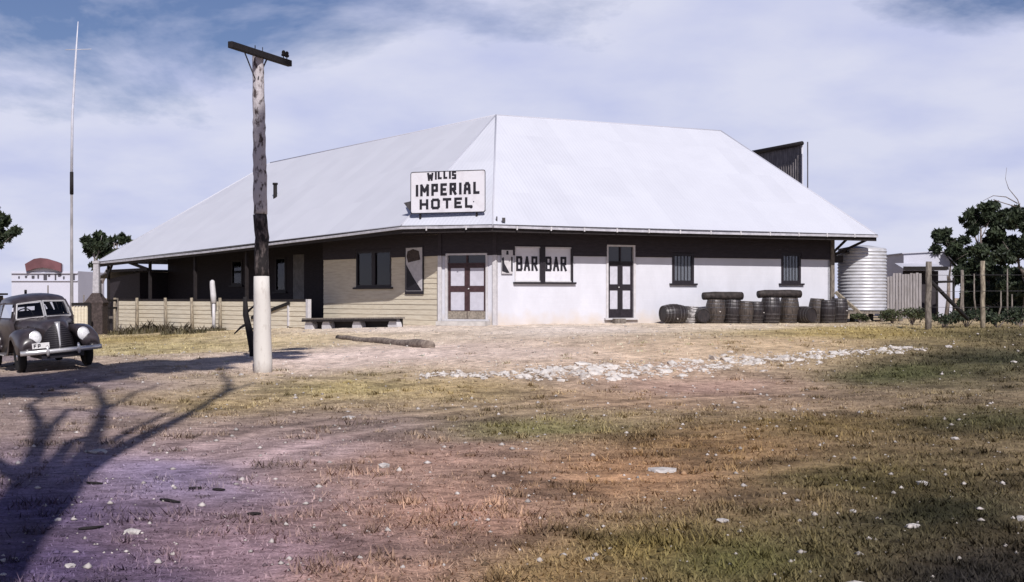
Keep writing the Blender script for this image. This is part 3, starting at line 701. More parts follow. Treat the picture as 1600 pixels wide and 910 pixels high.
# dark vent pipe on the left roof slope, small cleat by the corner hip
rn = (EL - E0r).cross(A - E0r); ray = P(430, 309, 1.0) - Vector((0, 0, CAMZ)); cam0 = Vector((0, 0, CAMZ))
d_v = (E0r - cam0).dot(rn) / ray.dot(rn); pv = cam0 + ray * d_v          # where the vent comes through the left roof slope
mb = MB(); mb.tube([pv + Vector((0, 0, -.3)), pv, P(430, 288, d_v)], .09, 10); mb.tube([P(430, 289, d_v), P(430, 286, d_v)], .125, 10); mb.build('roof_vent', CHARWOOD, hotel, True)
mb = MB(); pv = P(787, 344, 46.25); mb.box(pv, (.12, .08, .16)); mb.box(pv + Vector((-.25, .05, .02)), (.05, .05, .22)); mb.build('roof_cleat', AGEDIRON, hotel)

# ------------------------------------------------------------------ back building clad in corrugated iron
K = P(1255, 222, 66.0); K2 = P(1180, 236, 70.0); K2.z = K.z
bd = setz(K2 - K, 0); blen = bd.length; bd.normalize(); bn = Vector((-bd.y, bd.x, 0)); 
if bn.x > 0: bn = -bn                      # outward, to the left
br = setz(K, 0).normalized()          # far side wall runs straight away
back = thing('iron_clad_building', (K.x, K.y, .6), 'tall building clad in corrugated iron coloured shade-dark showing above the hotel roof hip', 'building')
mb = MB(); nrib = 21; prev = None; pts = []
for i in range(nrib * 4 + 1):
    s = blen * i / (nrib * 4); o_ = .05 * math.cos(i * math.pi / 2); pts.append(K + bd * s + bn * o_)
for p, q in zip(pts[:-1], pts[1:]): mb.add([setz(p, .4), setz(q, .4), setz(q, K.z - .12), setz(p, K.z - .12)], [(0, 1, 2, 3)])
mb.build('corrugated_wall', RIBIRON, back)
mb = MB(); q = K + br * 4.0; mb.prism([setz(K, .4), setz(q, .4), setz(q, K.z - .35), setz(K, K.z - .1)], bn * .1); mb.build('wall', ROOFIRON if False else WHITE, back)
q2 = q + bd * blen; mb = MB(); mb.prism([setz(q, .4), setz(q2, .4), setz(q2, K.z - .35), setz(q, K.z - .35)], br * .1); mb.build('wall', WHITE, back)
mb = MB(); o1 = bn * .14; mb.prism([setz(K + o1 - bd * .02, K.z + .02), setz(q - bd * .02, K.z - .30), setz(q2 + bd * .1, K.z - .30), setz(K2 + o1 + bd * .1, K.z + .02)], (0, 0, -.05)); mb.build('roof', WHITE, back)
mb = MB(); mb.tube([setz(K - bd * .15 + bn * .17, K.z - .09), setz(K2 + bd * .15 + bn * .17, K.z - .11)], .11, 10); mb.build('gutter', CHARWOOD, back, True)
pa = P(1262, 222, 65.3); pb = P(1262, 297, 65.3); mb = MB(); mb.tube([pa, setz(pb, .5)], .03, 8); mb.build('vent_pipe', AGEDIRON, back)

# ------------------------------------------------------------------ hotel sign on the roof
sd = Vector((math.sin(R(109)), math.cos(R(109)), 0)); sn = Vector((sd.y, -sd.x, 0))
if sn.y > 0: sn = -sn
SL = P(642, 334, 47.55); SW, SH = 2.94, 1.53
sign = thing('hotel_sign', (SL.x, SL.y, 4.3), 'white signboard with black lettering standing on the roof above the corner door', 'sign')
ctr = SL + sd * SW / 2 + UP * SH / 2
mb = MB(); rr = .07; poly = []
for cx, cz_, a0 in ((SW - rr, rr, -90), (SW - rr, SH - rr, 0), (rr, SH - rr, 90), (rr, rr, 180)):
    for k in range(4): a = R(a0 + k * 30); poly.append(SL + sd * (cx + rr * math.cos(a)) + UP * (cz_ + rr * math.sin(a)))
mb.prism(poly, -sn * .04); mb.build('board', SIGNW, sign)
mb = MB(); rr = .07
inner = []
for i in range(len(poly)):
    p, q = poly[i] , poly[(i + 1) % len(poly)]
    wdt = .035 if (p - SL).dot(UP) < .3 and (q - SL).dot(UP) < .3 else .02
    if (q - p).length > 1e-5: mb.beam(p + sn * .004, q + sn * .004, .016, wdt, up=sn.cross(q - p))
mb.build('border', INK, sign)
def textline(s, x0, x1, y0, y1, th, arch=0.0, slant=0.0):
    tw = sum(GL[c][0] for c in s); gap = .28; tot = tw + gap * (len(s) - 1); k = (x1 - x0) / tot; x = x0
    for c in s:
        wd = GL[c][0] * k; f = ((x + wd / 2) - x0) / (x1 - x0)
        dy = arch * math.sin(math.pi * f) + slant * f
        org = SL + sd * x + UP * (y0 + dy) + sn * .001
        wd2 = max(wd, th); glyph(c, org, sd, UP, sn, wd2, (y1 - y0), th).build('letter', INK, sign)
        x += wd + gap * k
def sx(u): return (u - 642) / 125 * SW
def sy(v): return (334 - v) / 66 * SH
textline('WILLIS', sx(670), sx(719), sy(283.5), sy(270.5), .075, arch=.05, slant=.05)
textline('IMPERIAL', sx(650.5), sx(758), sy(307.5), sy(288), .10, slant=.05)
textline('HOTEL', sx(657), sx(746), sy(328.5), sy(311.5), .095, slant=.04)
mb = MB(); p = SL + sd * sx(744) + UP * sy(325.5); mb.lathe([(.06, 0), (.06, .01)], 12, p, Matrix((sd, UP, sn)).transposed()); p = SL + sd * sx(748) + UP * sy(317.5); mb.lathe([(.022, 0), (.022, .01)], 10, p, Matrix((sd, UP, sn)).transposed()); mb.build('full_stop', INK, sign)
for f in (.12, .88):
    mb = MB(); p = SL + sd * SW * f - sn * .07; mb.beam(setz(p, 4.28), p + UP * (SH - .1), .06, .06, up=sd); mb.build('support_post', DARKWOOD, sign)
    mb = MB(); q = p + UP * (SH - .25); r_ = p - sn * 1.0; mb.beam(q, setz(r_, 5.0), .05, .05); mb.build('back_strut', DARKWOOD, sign)
mb = MB(); p = SL - sn * .1; mb.prism([p + UP * .48, p - sd * .38 + UP * .42 - sn * .1, p - sd * .1 + UP * .12], -sn * .04); mb.build('side_plate', AGEDIRON, sign)

# ------------------------------------------------------------------ posters
pst = thing('poster', tuple(setz(W0 + ldir * .8, 2)), 'tall framed poster with a dark lower corner on the cream boards beside the corner door', 'poster')
s0, s1 = ls(663.5), ls(635); z0, z1 = lz(649, 460), lz(649, 385)
pp = W0 + lout * .04
mb = MB(); rect(mb, pp, ldir, lout, s0, s1, z0, z1, .03, .03); mb.build('frame', DARKTRIM, pst)
fw = .06; mb = MB(); rect(mb, pp, ldir, lout, s0 + fw, s1 - fw, z0 + .12, z1 - fw, .036, .012); mb.build('sheet', mat('poster_paper', (.50, .48, .50), .7, var=.15, scale=6), pst)
q = lambda f, g: pp + ldir * (s0 + fw + (s1 - s0 - 2 * fw) * f) + UP * (z0 + .12 + (z1 - fw - z0 - .12) * g) + lout * .037
mb = MB(); mb.prism([q(.02, .01), q(.98, .01), q(.98, .62), q(.55, .32)], lout * .004); mb.build('print', INK, pst)
mb = MB(); mb.prism([q(.1, .72), q(.85, .66), q(.95, .80), q(.9, .92), q(.55, .97), q(.2, .92)], lout * .004); mb.build('print', mat('poster_brown', (.07, .05, .045), .7, var=.5, scale=12), pst)
ps2 = thing('poster', tuple(setz(W1 + rdir * .4, 2)), 'small narrow bottle poster on the white wall left of the bar windows', 'poster')
s0, s1 = rs(782.5), rs(800); z0, z1 = rz(791, 428), rz(791, 391)
pp2 = W1 + rout * .075
mb = MB(); rect(mb, pp2, rdir, rout, s0, s1, z0, z1, .012, .012); mb.build('sheet', MATS['poster_paper'], ps2)
q = lambda f, g: pp2 + rdir * (s0 + (s1 - s0) * f) + UP * (z0 + (z1 - z0) * g) + rout * .0125
mb = MB(); mb.prism([q(.03, .1), q(.45, .03), q(.7, .03), q(.45, .25), q(.25, .42), q(.18, .7), q(.03, .66)], rout * .003); mb.build('print', INK, ps2)
mb = MB(); mb.prism([q(.84, .1), q(.98, .08), q(.98, .7), q(.84, .72)], rout * .003); mb.build('print', INK, ps2)
mb = MB(); mb.prism([q(.4, .8), q(.62, .8), q(.6, .97), q(.42, .97)], rout * .003); mb.build('print', INK, ps2)

# ------------------------------------------------------------------ verandah fence of boards and posts
fence = thing('verandah_fence', tuple(setz(E0 + ldir * 15, gh(-14, 57))), 'low cream weatherboard fence closing in the shaded left verandah', 'fence')
FP = setz(E0 + lin_ * .12, 0)
def fs(u): return s_at(FP, ldir, u)
seams = [fs(u) for u in (480, 452, 384, 349, 306, 264, 219, 184)]
for a, b in zip(seams[:-1], seams[1:]):
    m_ = (a + b) / 2; p = FP + ldir * m_; zg = gh(p.x, p.y) + .02
    z = 1.42
    while z > zg + .05:
        zb = max(z - .195, zg); board(FP, ldir, lout, a, b, zb, z, CREAM, fence, .028); z = zb
mb = MB(); a = FP + ldir * seams[0] + lin_ * .05; b = FP + ldir * seams[-1] + lin_ * .05
mb.prism([setz(a, .1), setz(b, -.3), setz(b, 1.42), setz(a, 1.42)], lin_ * .03); mb.build('backing', DARKWALL, fence)
mb = MB(); mb.beam(setz(a, 1.475), setz(b, 1.475), .14, .10); mb.build('top_rail', DARKWOOD, fence)  # rail coloured dark for the shade on it
for u, lean in ((219, .0), (264, .04), (306, .09), (349.5, .03), (184, -.02)):
    p = FP + ldir * fs(u) + lout * .17; zg = gh(p.x, p.y)
    mb = MB(); mb.tube([setz(p, zg - .15), setz(p + ldir * lean * .5, .8), setz(p + ldir * lean, 1.58)], [.085, .08, .07], 8); mb.build('post', POSTWOOD, fence, True)
p = FP + ldir * fs(344) + lout * .32
mb = MB(); mb.tube([setz(p, 1.35), setz(p + ldir * .04, 1.7), setz(p + ldir * .12, 2.15), setz(p + ldir * .13, 2.32), setz(p + ldir * .13, 2.38)], [.125, .13, .12, .105, .04], 10); mb.tube([setz(p, gh(p.x, p.y) - .1), setz(p, 1.37)], [.075, .07], 8)
wp = mb.build('tall_post', TRIMW, fence, True); wp['label'] = 'tall white post rising above the fence'
p = FP + ldir * fs(452) + lout * .05; mb = MB(); mb.box((p.x, p.y, .92), (.09, .06, 1.0), rotz(ldir)); mb.build('post', TRIMW, fence)
mb = MB(); mb.beam(setz(FP + ldir * fs(455) + lout * .08, 1.38), setz(FP + ldir * fs(395) + lout * .08, .72), .04, .13); mb.build('brace', CHARWOOD, fence)
p = FP + ldir * fs(482) ; mb = MB(); mb.box((p.x, p.y, .95), (.16, .16, 1.15), rotz(ldir)); mb.build('gate_post', TRIMW, fence)

# ------------------------------------------------------------------ bench, log
bp = setz(E0 + lout * -.6 + ldir * 2.6, 0)
bench = thing('bench', tuple(setz(P(560, 510, 49.0), gh(*P(560, 510, 49.0).xy))), 'long low plank bench with pale rounded supports in front of the cream boards', 'bench')
BA = P(626, 500, 47.3); BB = P(478, 503, 51.2); bdv = setz(BB - BA, 0).normalized(); bout = Vector((-bdv.y, bdv.x, 0))
if bout.y > 0: bout = -bout
zt = .84
mb = MB(); mb.beam(setz(BA, zt), setz(BB, zt - .1), .42, .06); mb.build('seat', GREYWOOD, bench, bevel=.008); mb = MB(); mb.beam(setz(BA + bout * .20, zt - .075), setz(BB + bout * .20, zt - .175), .03, .085); mb.build('shade_rail', DARKWOOD, bench)  # dark rail painted in as shade under the seat front
mb = MB(); mb.prism([setz(BA - bout * .12 + bdv * .05, zt - .42), setz(BB - bout * .12, zt - .52), setz(BB - bout * .12, zt - .132), setz(BA - bout * .12 + bdv * .05, zt - .032)], -bout * .04); mb.build('shade_board', DARKWOOD, bench)  # dark board added where the shadow under the seat lies
for u in (617, 561, 513, 486):
    p = BA + bdv * s_at(BA, bdv, u) + bout * .12; zg = gh(p.x, p.y) - .05
    zz = zt - .1 * s_at(BA, bdv, u) / (BB - BA).length
    prof = []
    for a in (-.26, -.22, -.12, 0, .12, .22, .26): prof.append((a, zz + .03 - (abs(a) / .26) ** 2.2 * .30))
    poly = [setz(p + bdv * a, z) for a, z in prof] + [setz(p + bdv * .26, zg), setz(p - bdv * .26, zg)]
    mb = MB(); mb.prism(poly, -bout * .28); mb.build('support', TRIMW, bench)
ga, gb = G(672, 543), G(528, 529)
log_pts = [ga + (gb - ga) * (i / 18) + Vector((0, .03 * math.sin(i * 1.7), 0)) for i in range(19)]
mb = MB(); mb.tube([Vector((p.x, p.y, gh(p.x, p.y) + .035 + .018 * math.sin(i * .9))) for i, p in enumerate(log_pts)], [(.155 - .0042 * i) * random.uniform(.88, 1.12) for i in range(19)], 12)
lg = mb.build('log', mat('dusty_log_bark', (.27, .22, .185), .95, col2=(.13, .10, .085), scale=7, bump=.6, bscale=22), None, True)
tag(lg, 'dusty old log lying along the edge of the pale dirt below the bench', 'log')

# ------------------------------------------------------------------ telegraph pole
tb = G(411, 582); tb.z = gh(tb.x, tb.y)
dp = tb.y; tp = P(403, 80, dp)
pole = thing('telegraph_pole', tuple(tb), 'rough timber telegraph pole with white painted foot and tilted-looking dark crossarm', 'pole')
def pl_(f): return tb + (tp - tb) * f
hm = tp.z - tb.z; fw_ = (P(411, 432, dp).z - tb.z) / hm; fc = (P(411, 335, dp).z - tb.z) / hm
def polemesh(f0, f1, r0, r1, n=9, jit=.012):
    pts, rad = [], []
    for i in range(n + 1):
        f = f0 + (f1 - f0) * i / n; p = pl_(f); pts.append(p + Vector((random.gauss(0, jit), random.gauss(0, jit), 0))); rad.append((r0 + (r1 - r0) * i / n) * random.uniform(.965, 1.04))
    mb = MB(); mb.tube(pts, rad, 14); return mb
polemesh(-.02, fw_, .198, .168, 6, .004).build('painted_foot', mat('white_pole_paint', (.55, .52, .49), .8, col2=(.42, .38, .35), scale=6, stretch=(2, 2, .6), thr=(.3, .42), bump=.3), pole, True)
polemesh(fw_ + .0005, fc, .150, .148, 8).build('charred_shaft', mat('charred_bark', (.13, .105, .10), .9, col2=(.016, .013, .014), scale=6, thr=(.48, .66), stretch=(2, 2, .8), bump=.7, bscale=25), pole, True)
polemesh(fc + .0005, .998, .148, .118, 30, .005).build('shaft', mat('peeling_grey_bark', (.42, .39, .41), .9, col2=(.06, .045, .045), scale=6.5, stretch=(1.5, 1.5, .7), thr=(.38, .49), bump=.8, bscale=22), pole, True)
ca, cb = P(362, 74, dp - 1.05), P(455, 100, dp + 1.1); cz0 = (ca.z + cb.z) / 2; ca.z = cb.z = cz0
off = Vector((.0, -.16, 0)); ca += off; cb += off
mb = MB(); mb.beam(ca, cb, .11, .135); arm = mb.build('crossarm', CHARWOOD, pole, bevel=.01)
mb = MB(); mb.tube([tp + Vector((-.06, 0, .12)), tp + Vector((-.06, 0, -.05))], .012, 6); mb.tube([tp + Vector((.1, 0, .08)), tp + Vector((.1, 0, -.05))], .01, 6); mb.build('bolt', CHARWOOD, pole)
ex = (cb - ca).normalized(); ctrp = tp + off * 1.0; ctrp.z = cz0
for sgn in (.42, -.42):
    mb = MB(); mb.beam(ctrp + ex * sgn * 1.0 + Vector((0, -.06, -.05)), tp + Vector((.03 * (1 if sgn > 0 else -1), -.14, -.62)), .012, .035); mb.build('brace', AGEDIRON, pole)
for f in (.885, .945):
    p = ca + (cb - ca) * f + Vector((0, 0, .068)); mb = MB()
    mb.tube([p, p + Vector((0, 0, .06))], .012, 6); mb.lathe([(.035, .05), (.048, .06), (.05, .09), (.036, .11), (.042, .13), (.034, .165), (.012, .18)], 10, p); mb.build('insulator', CHARWOOD, pole, True)

sb = G(399, 556); ds = sb.y
upr = thing('shadow_upright', tuple(sb), 'dark branched upright standing in for a shadow just left of the pole', 'tree')
mb = MB(); mb.tube([sb - Vector((0, 0, .1)), P(395, 540, ds), P(389, 515, ds), P(384, 492, ds), P(383, 464, ds)], [.13, .11, .085, .075, .05], 9)  # added upright shaped like the shadow strip beside the pole
mb.tube([P(388, 505, ds), P(376, 512, ds), P(366, 522, ds)], [.04, .03, .015], 6); mb.tube([P(386, 488, ds), P(395, 480, ds), P(401, 474, ds)], [.035, .025, .012], 6); mb.build('trunk', CHARWOOD, upr, True)
# ------------------------------------------------------------------ tall two-part mast on the left
mb_ = G(111, 505); md = 62.0; mg = P(111, 480, md); mg.z = gh(mg.x, mg.y)
mast = thing('mast', tuple(mg), 'very tall thin mast with dark collar and white upper half behind the car', 'mast')
mb = MB(); mb.tube([mg, P(112, 470, md), P(112, 303, md)], [.085, .08, .06], 8); mb.build('lower_mast', mat('mast_grey_timber', (.28, .26, .27), .8, var=.4, scale=3, stretch=(1, 1, .3)), mast, True)
mb = MB(); mb.tube([P(112, 304, md), P(112, 269, md)], [.09, .085], 8); mb.build('collar', CHARWOOD, mast, True)
mb = MB(); mb.tube([P(112, 275, md), P(113, 180, md), P(118, 95, md), P(122, 34, md)], [.065, .06, .05, .02], 8); mb.build('upper_mast', mat('mast_white_paint', (.54, .54, .61), .6, var=.15), mast, True)
mb = MB(); mb.tube([P(102, 78, md), P(143, 77, md)], [.015, .015], 6); mb.build('yard', TRIMW, mast, True)

# ------------------------------------------------------------------ trees
def leaf_quads(centers, radii, n, size, rs):
    """leaf-sized faces scattered through ellipsoid clumps"""
    k = np.array([r[0] * r[1] * r[2] for r in radii]) ** .67; cnt = np.maximum((n * k / k.sum()).astype(int), 6)
    V = []
    for c, r, m in zip(centers, radii, cnt):
        d = rs.normal(size=(m, 3)); d /= np.linalg.norm(d, axis=1)[:, None]
        rad = rs.rand(m) ** .45; p = np.array(c)[None] + d * rad[:, None] * np.array(r)[None]
        a = rs.normal(size=(m, 3)); a[:, 2] -= .5; a /= np.linalg.norm(a, axis=1)[:, None]
        b = np.cross(a, rs.normal(size=(m, 3))); b /= np.linalg.norm(b, axis=1)[:, None]
        s = size * rs.uniform(.6, 1.4, (m, 1))
        V.append(np.stack([p - a * s, p - b * s * .38, p + a * s, p + b * s * .38], 1))
    V = np.concatenate(V); f = np.arange(len(V) * 4).reshape(-1, 4)
    return V.reshape(-1, 3), f
def crown_obj(parent, centers, radii, n, size, m, seed=1, name='crown'):
    rs = np.random.RandomState(seed); v, f = leaf_quads(centers, radii, n, size, rs)
    me = npmesh(name, v, f); me.materials.append(m); o = bpy.data.objects.new(name, me); COL.objects.link(o); attach(o, parent); return o
def subclumps(c, r, n, rs, shrink=.36):
    out_c, out_r = [], []
    for _ in range(n):
        d = rs.normal(size=3); d /= np.linalg.norm(d); q = np.array(c) + d * np.array(r) * rs.uniform(.45, 1.0)
        out_c.append(q); out_r.append(np.array(r) * shrink * rs.uniform(.6, 1.2))
    return out_c, out_r
def tree(name, label, base, clumps, n, size, m, seed, trunk_r=.15, bark=BARK, group=None, sub=9, trunk_top=None, extra=None):
    base = Vector(base); rs = np.random.RandomState(seed); t = thing(name, tuple(base), label, 'tree', group)
    C, Rr = [], []
    for c, r in clumps:
        a, b = subclumps(c, r, sub, rs); C += a; Rr += b
    mid = sum((Vector(c) for c, r in clumps), Vector()) / len(clumps)
    fork = base + (mid - base) * .5; fork.z = base.z + (mid.z - base.z) * .55
    mb = MB(); mb.tube([base - Vector((0, 0, .2)), base + (fork - base) * .5 + Vector((rs.normal() * .08, 0, 0)), fork], [trunk_r, trunk_r * .8, trunk_r * .65], 9)
    for c, r in clumps:
        c = Vector(c); k = fork + (c - fork) * .5 + Vector((rs.normal() * .2, rs.normal() * .2, rs.normal() * .1))
        mb.tube([fork - (fork - base) * .05, k, c], [trunk_r * .5, trunk_r * .3, trunk_r * .1], 7)
        for _ in range(4):
            d = Vector(rs.normal(size=3)); d.normalize(); e = c + Vector((d.x * r[0], d.y * r[1], d.z * r[2])) * .85
            mb.tube([k + (c - k) * rs.rand(), e], [trunk_r * .16, trunk_r * .04], 5)
    if extra: extra(mb)
    mb.build('trunk', bark, t, True)
    crown_obj(t, C, Rr, n, size, m, seed)
    return t
def pc(u, v, d, ru, rv, rd=None):          # clump seen at a pixel with a size in pixels
    s = d / F; return (P(u, v, d), (ru * s, (rd if rd else ru) * s, rv * s))

# gum peeping over the left roof end, gum at the left edge
d = 92.0; b = P(152, 470, d); b.z = gh(b.x, b.y)
tree('gum_tree', 'dark gum tree standing behind the left end of the hotel roof', b, [pc(160, 378, d, 24, 14), pc(186, 376, d, 14, 8), pc(144, 388, d, 14, 12), pc(168, 394, d, 20, 9), pc(146, 416, d, 10, 5)], 4200, .26, LEAF_D, 11, .34, mat('pale_gum_bark', (.40, .37, .38), .8, var=.4, scale=3, stretch=(1, 1, .4)), sub=8)
d = 80.0; b = P(-45, 470, d); b.z = gh(b.x, b.y)
tree('gum_tree', 'dark gum tree cut by the left edge above the car', b, [pc(-20, 345, d, 28, 18), pc(8, 366, d, 20, 12), pc(-5, 335, d, 10, 16), pc(-14, 384, d, 24, 12), pc(-60, 355, d, 30, 30)], 5200, .25, LEAF_D, 12, .34, sub=8)

# big gum beside the photographer: only its shadow is seen
KX, KY = -math.sin(R(SUN_AZ)) / math.tan(R(SUN_EL)), math.cos(R(SUN_AZ)) / math.tan(R(SUN_EL))
YB = -0.6
def sh(u, v, dy=0.0):                      # limb point that throws its shadow on the ground at that spot
    g = G(u, v); h = (g.y - YB - dy) / KY; return Vector((g.x - KX * h, YB + dy, h + g.z))
gumroot = sh(0, 858); gumbase = Vector((gumroot.x - .35, YB, 0))
gum = thing('gum_tree', tuple(gumbase), 'big gum tree left of the camera whose branch shadows lie across the left foreground', 'tree')
mb = MB()
main = [gumbase - Vector((0, 0, .2)), gumbase + Vector((.02, 0, 1.2)), sh(-40, 905), sh(0, 852), sh(60, 790), sh(112, 738)]
mb.tube(main, [.40, .31, .27, .26, .24, .20], 12)
limbs = [([(112,738),(160,712),(211,687),(250,668),(285,652),(320,630),(345,614),(396,599)], .20, .05, 0),
         ([(340,617),(356,608),(357,597),(345,582),(350,570)], .08, .03, .2), ([(112,738),(140,695),(156,660),(162,630),(152,608),(128,597),(110,590)], .15, .06, -.4),
         ([(60,790),(75,735),(108,690),(135,680)], .13, .08, .3), ([(0,852),(10,800),(38,745),(61,695),(60,656),(46,630),(75,616),(95,612)], .17, .05, -.7),
         ([(61,690),(88,655),(108,637),(146,641)], .07, .03, -.6), ([(38,745),(-10,720),(-40,700)], .10, .06, -1.0), ([(140,705),(207,671),(245,652),(277,637)], .07, .025, .3),
         ([(128,597),(60,592),(10,598)], .06, .03, -.5), ([(285,652),(340,640),(380,634)], .03, .012, .1), ([(162,640),(210,612),(250,600)], .05, .02, -.3), ([(110,590),(170,578),(230,572)], .05, .02, -.4), ([(350,570),(400,560),(450,550)], .04, .02, .2)]
for pts, ra, rb, dy in limbs:
    n_ = len(pts); q = [sh(u, v, dy * (i / max(n_ - 1, 1))) for i, (u, v) in enumerate(pts)]
    mb.tube(q, [(ra + (rb - ra) * i / (n_ - 1)) * (.9 if ra > .12 else 1.35) for i in range(n_)], 8)
mb.build('trunk', BARK, gum, True)
C_, R_ = [], []; rs_ = np.random.RandomState(5)
for u, v, ru in ((-60,600,1.2),(0,600,1.1),(40,594,1.0),(90,588,1.0),(140,583,1.0),(190,577,.9),(235,572,.9),(280,569,.9),(320,565,.8),(360,561,.8),(400,556,.8),(435,552,.8),(460,546,.6),(70,604,.7),(20,612,.8),(-30,618,1.0),(300,573,.6),(250,577,.7),(150,592,.6),(450,558,.5)):
    p = sh(u, v, rs_.uniform(-1.2, 1.2)); C_.append(np.array(p)); R_.append(np.array((ru, ru, ru * .55)))
    for _ in range(3): C_.append(np.array(p) + rs_.normal(size=3) * ru * .5); R_.append(np.array((ru, ru, ru * .6)) * .6)
crown_obj(gum, C_, R_, 26000, .15, LEAF_M, 5)

# trees behind the yard on the right
TG = None
d = 58.0
def rbase(u, v, d): p = P(u, v, d); p.z = gh(p.x, p.y); return p
tree('gum_tree', 'small dark tree with a thin left crown beside the pale shed roof', rbase(1478, 470, 62), [pc(1480, 372, 62, 19, 14), pc(1496, 390, 62, 25, 18), pc(1464, 390, 62, 10, 6), pc(1508, 416, 62, 26, 26)], 7500, .17, LEAF_D, 21, .12)
tree('gum_tree', 'dark leafy tree with a rounded crown left of the tallest tree', rbase(1545, 480, 56), [pc(1533, 334, 56, 30, 20), pc(1516, 350, 56, 15, 16), pc(1560, 350, 56, 26, 20), pc(1552, 395, 56, 46, 32), pc(1530, 434, 56, 40, 26)], 17000, .15, LEAF_D, 22, .16)
tree('gum_tree', 'tallest dark tree cut by the right edge with bare twigs above it', rbase(1606, 490, 52), [pc(1594, 340, 52, 20, 26), pc(1622, 350, 52, 34, 36), pc(1590, 390, 52, 30, 32), pc(1598, 435, 52, 46, 34), pc(1650, 400, 52, 44, 44)], 19000, .14, LEAF_D, 23, .18,
     extra=lambda mb: [mb.tube([P(u, v, 52) for u, v in c], [.025, .02, .014, .008, .006][:len(c)], 5) for c in ([(1596,330),(1590,312),(1576,295),(1571,280),(1573,262)], [(1590,318),(1572,308),(1552,306),(1536,314)], [(1594,325),(1570,318),(1552,312)])])
tree('gum_tree', 'dark understorey tree filling the gap behind the tall right fence post', rbase(1520, 490, 66), [pc(1512, 442, 66, 24, 28), pc(1545, 450, 66, 34, 32), pc(1585, 455, 66, 40, 34), pc(1630, 460, 66, 40, 36), pc(1530, 478, 66, 34, 18), pc(1580, 486, 66, 46, 18)], 38000, .19, LEAF_D, 24, .10)
tree('gum_tree', 'dense dark thicket low between the right fence posts and the trees', rbase(1560, 498, 54), [pc(1512, 478, 55, 18, 22), pc(1540, 468, 55, 22, 28), pc(1568, 466, 54, 22, 30), pc(1596, 462, 54, 24, 34), pc(1625, 460, 54, 28, 36)], 20000, .13, LEAF_D, 25, .06)
for i, (u, d_, v0, v1, lean) in enumerate(((1498, 49, 505, 430, .1), (1527, 50, 505, 428, -.12), (1556, 50, 508, 455, .2), (1574, 47, 512, 420, .0), (1590, 46, 512, 460, -.2))):
    a = rbase(u, v0, d_); b = P(u, v1, d_) + Vector((lean, 0, 0))
    mb = MB(); mb.tube([a - Vector((0, 0, .1)), a + (b - a) * .5 + Vector((lean * .5, 0, 0)), b], [.04, .034, .022], 7)
    o = mb.build('stake', GREYWOOD, None, True)
    tag(o, ('thin grey stake nearest the shed behind the braced post', 'thin crooked stake just left of the tall unbraced post', 'short leaning stake right of the tall unbraced post', 'straight tall thin stake under the right trees', 'short leaning stake farthest right under the trees')[i], 'stake', 'thin stakes under the right trees')

# ------------------------------------------------------------------ shrubs and weeds
def shrub(label, base, rx, rz_, n, size, m, seed, name='shrub'):
    base = Vector(base); rs = np.random.RandomState(seed); t = thing(name, tuple(base), label, 'shrub')
    mb = MB(); C, Rr = [], []
    for k in range(9):
        a = rs.uniform(0, 6.28); e = base + Vector((math.cos(a) * rx * rs.uniform(.2, .9), math.sin(a) * rx * rs.uniform(.2, .8), rz_ * rs.uniform(.5, 1.1)))
        mb.tube([base - Vector((0, 0, .05)), base + (e - base) * .5 + Vector((0, 0, rz_ * .15)), e], [.018, .012, .005], 5)
        C.append(np.array(base + (e - base) * .8)); Rr.append(np.array((rx * .4, rx * .4, rz_ * .3)))
    mb.build('stem', BARK, t); crown_obj(t, C, Rr, n, size, m, seed, 'foliage'); return t
weeds = [('dry weedy clump against the fence between the two leftmost posts', 240, 520, .55, .55, LEAF_W), ('dry grassy clump at the foot of the third fence post', 286, 522, .45, .4, LEAF_W), ('small dry clump below the fence left of the white post', 332, 518, .3, .25, LEAF_W),
         ('dark scrubby bush at the foot of the old chimney', 132, 512, .7, .75, LEAF_M), ('brown scrubby bush right of the old chimney', 172, 515, .6, .8, LEAF_W), ('low dry tuft in front of the leftmost fence post', 205, 522, .5, .4, LEAF_W)]
def tuft(label, base, rx, hz, n, m, seed):
    base = Vector(base); rs = np.random.RandomState(seed); t = thing('weed_clump', tuple(base), label, 'weeds')
    for part, cnt, hs, wmul in (('dry_stalk', n // 5, 1.25, .6), ('foliage', n, .8, 1.0)):
        a = rs.uniform(0, 6.283, cnt); r = rx * np.sqrt(rs.rand(cnt)); x = base.x + np.cos(a) * r; y = base.y + np.sin(a) * r * .6; z = ghn(x, y) - .02
        h = hz * hs * rs.uniform(.35, 1.0, cnt) * (1 - .5 * r / rx); b = rs.uniform(0, 6.283, cnt); ln = h * rs.uniform(.15, .8, cnt); wd = rs.uniform(.006, .016, cnt) * wmul
        p = np.stack([x, y, z], 1); sdv = np.stack([-np.sin(b), np.cos(b), b * 0], 1); ld = np.stack([np.cos(b), np.sin(b), b * 0], 1)
        mid = p + ld * (ln * .35)[:, None]; mid[:, 2] += h * .6; tip = p + ld * ln[:, None]; tip[:, 2] += h
        V = np.stack([p - sdv * wd[:, None], p + sdv * wd[:, None], mid + sdv * (wd * .7)[:, None], tip, mid - sdv * (wd * .7)[:, None]], 1).reshape(-1, 3)
        me = npmesh(part, V, np.arange(len(V)).reshape(-1, 5)); me.materials.append(m if part == 'foliage' else POSTWOOD); o = bpy.data.objects.new(part, me); COL.objects.link(o); attach(o, t)
for i, (lb, u, v, rx, rzz, m) in enumerate(weeds):
    if 'bush' in lb: shrub(lb, G(u, v), rx, rzz, 800, .06, m, 40 + i)
    else: tuft(lb, G(u, v), rx * 2.2, rzz * 1.3, 520, m, 40 + i)
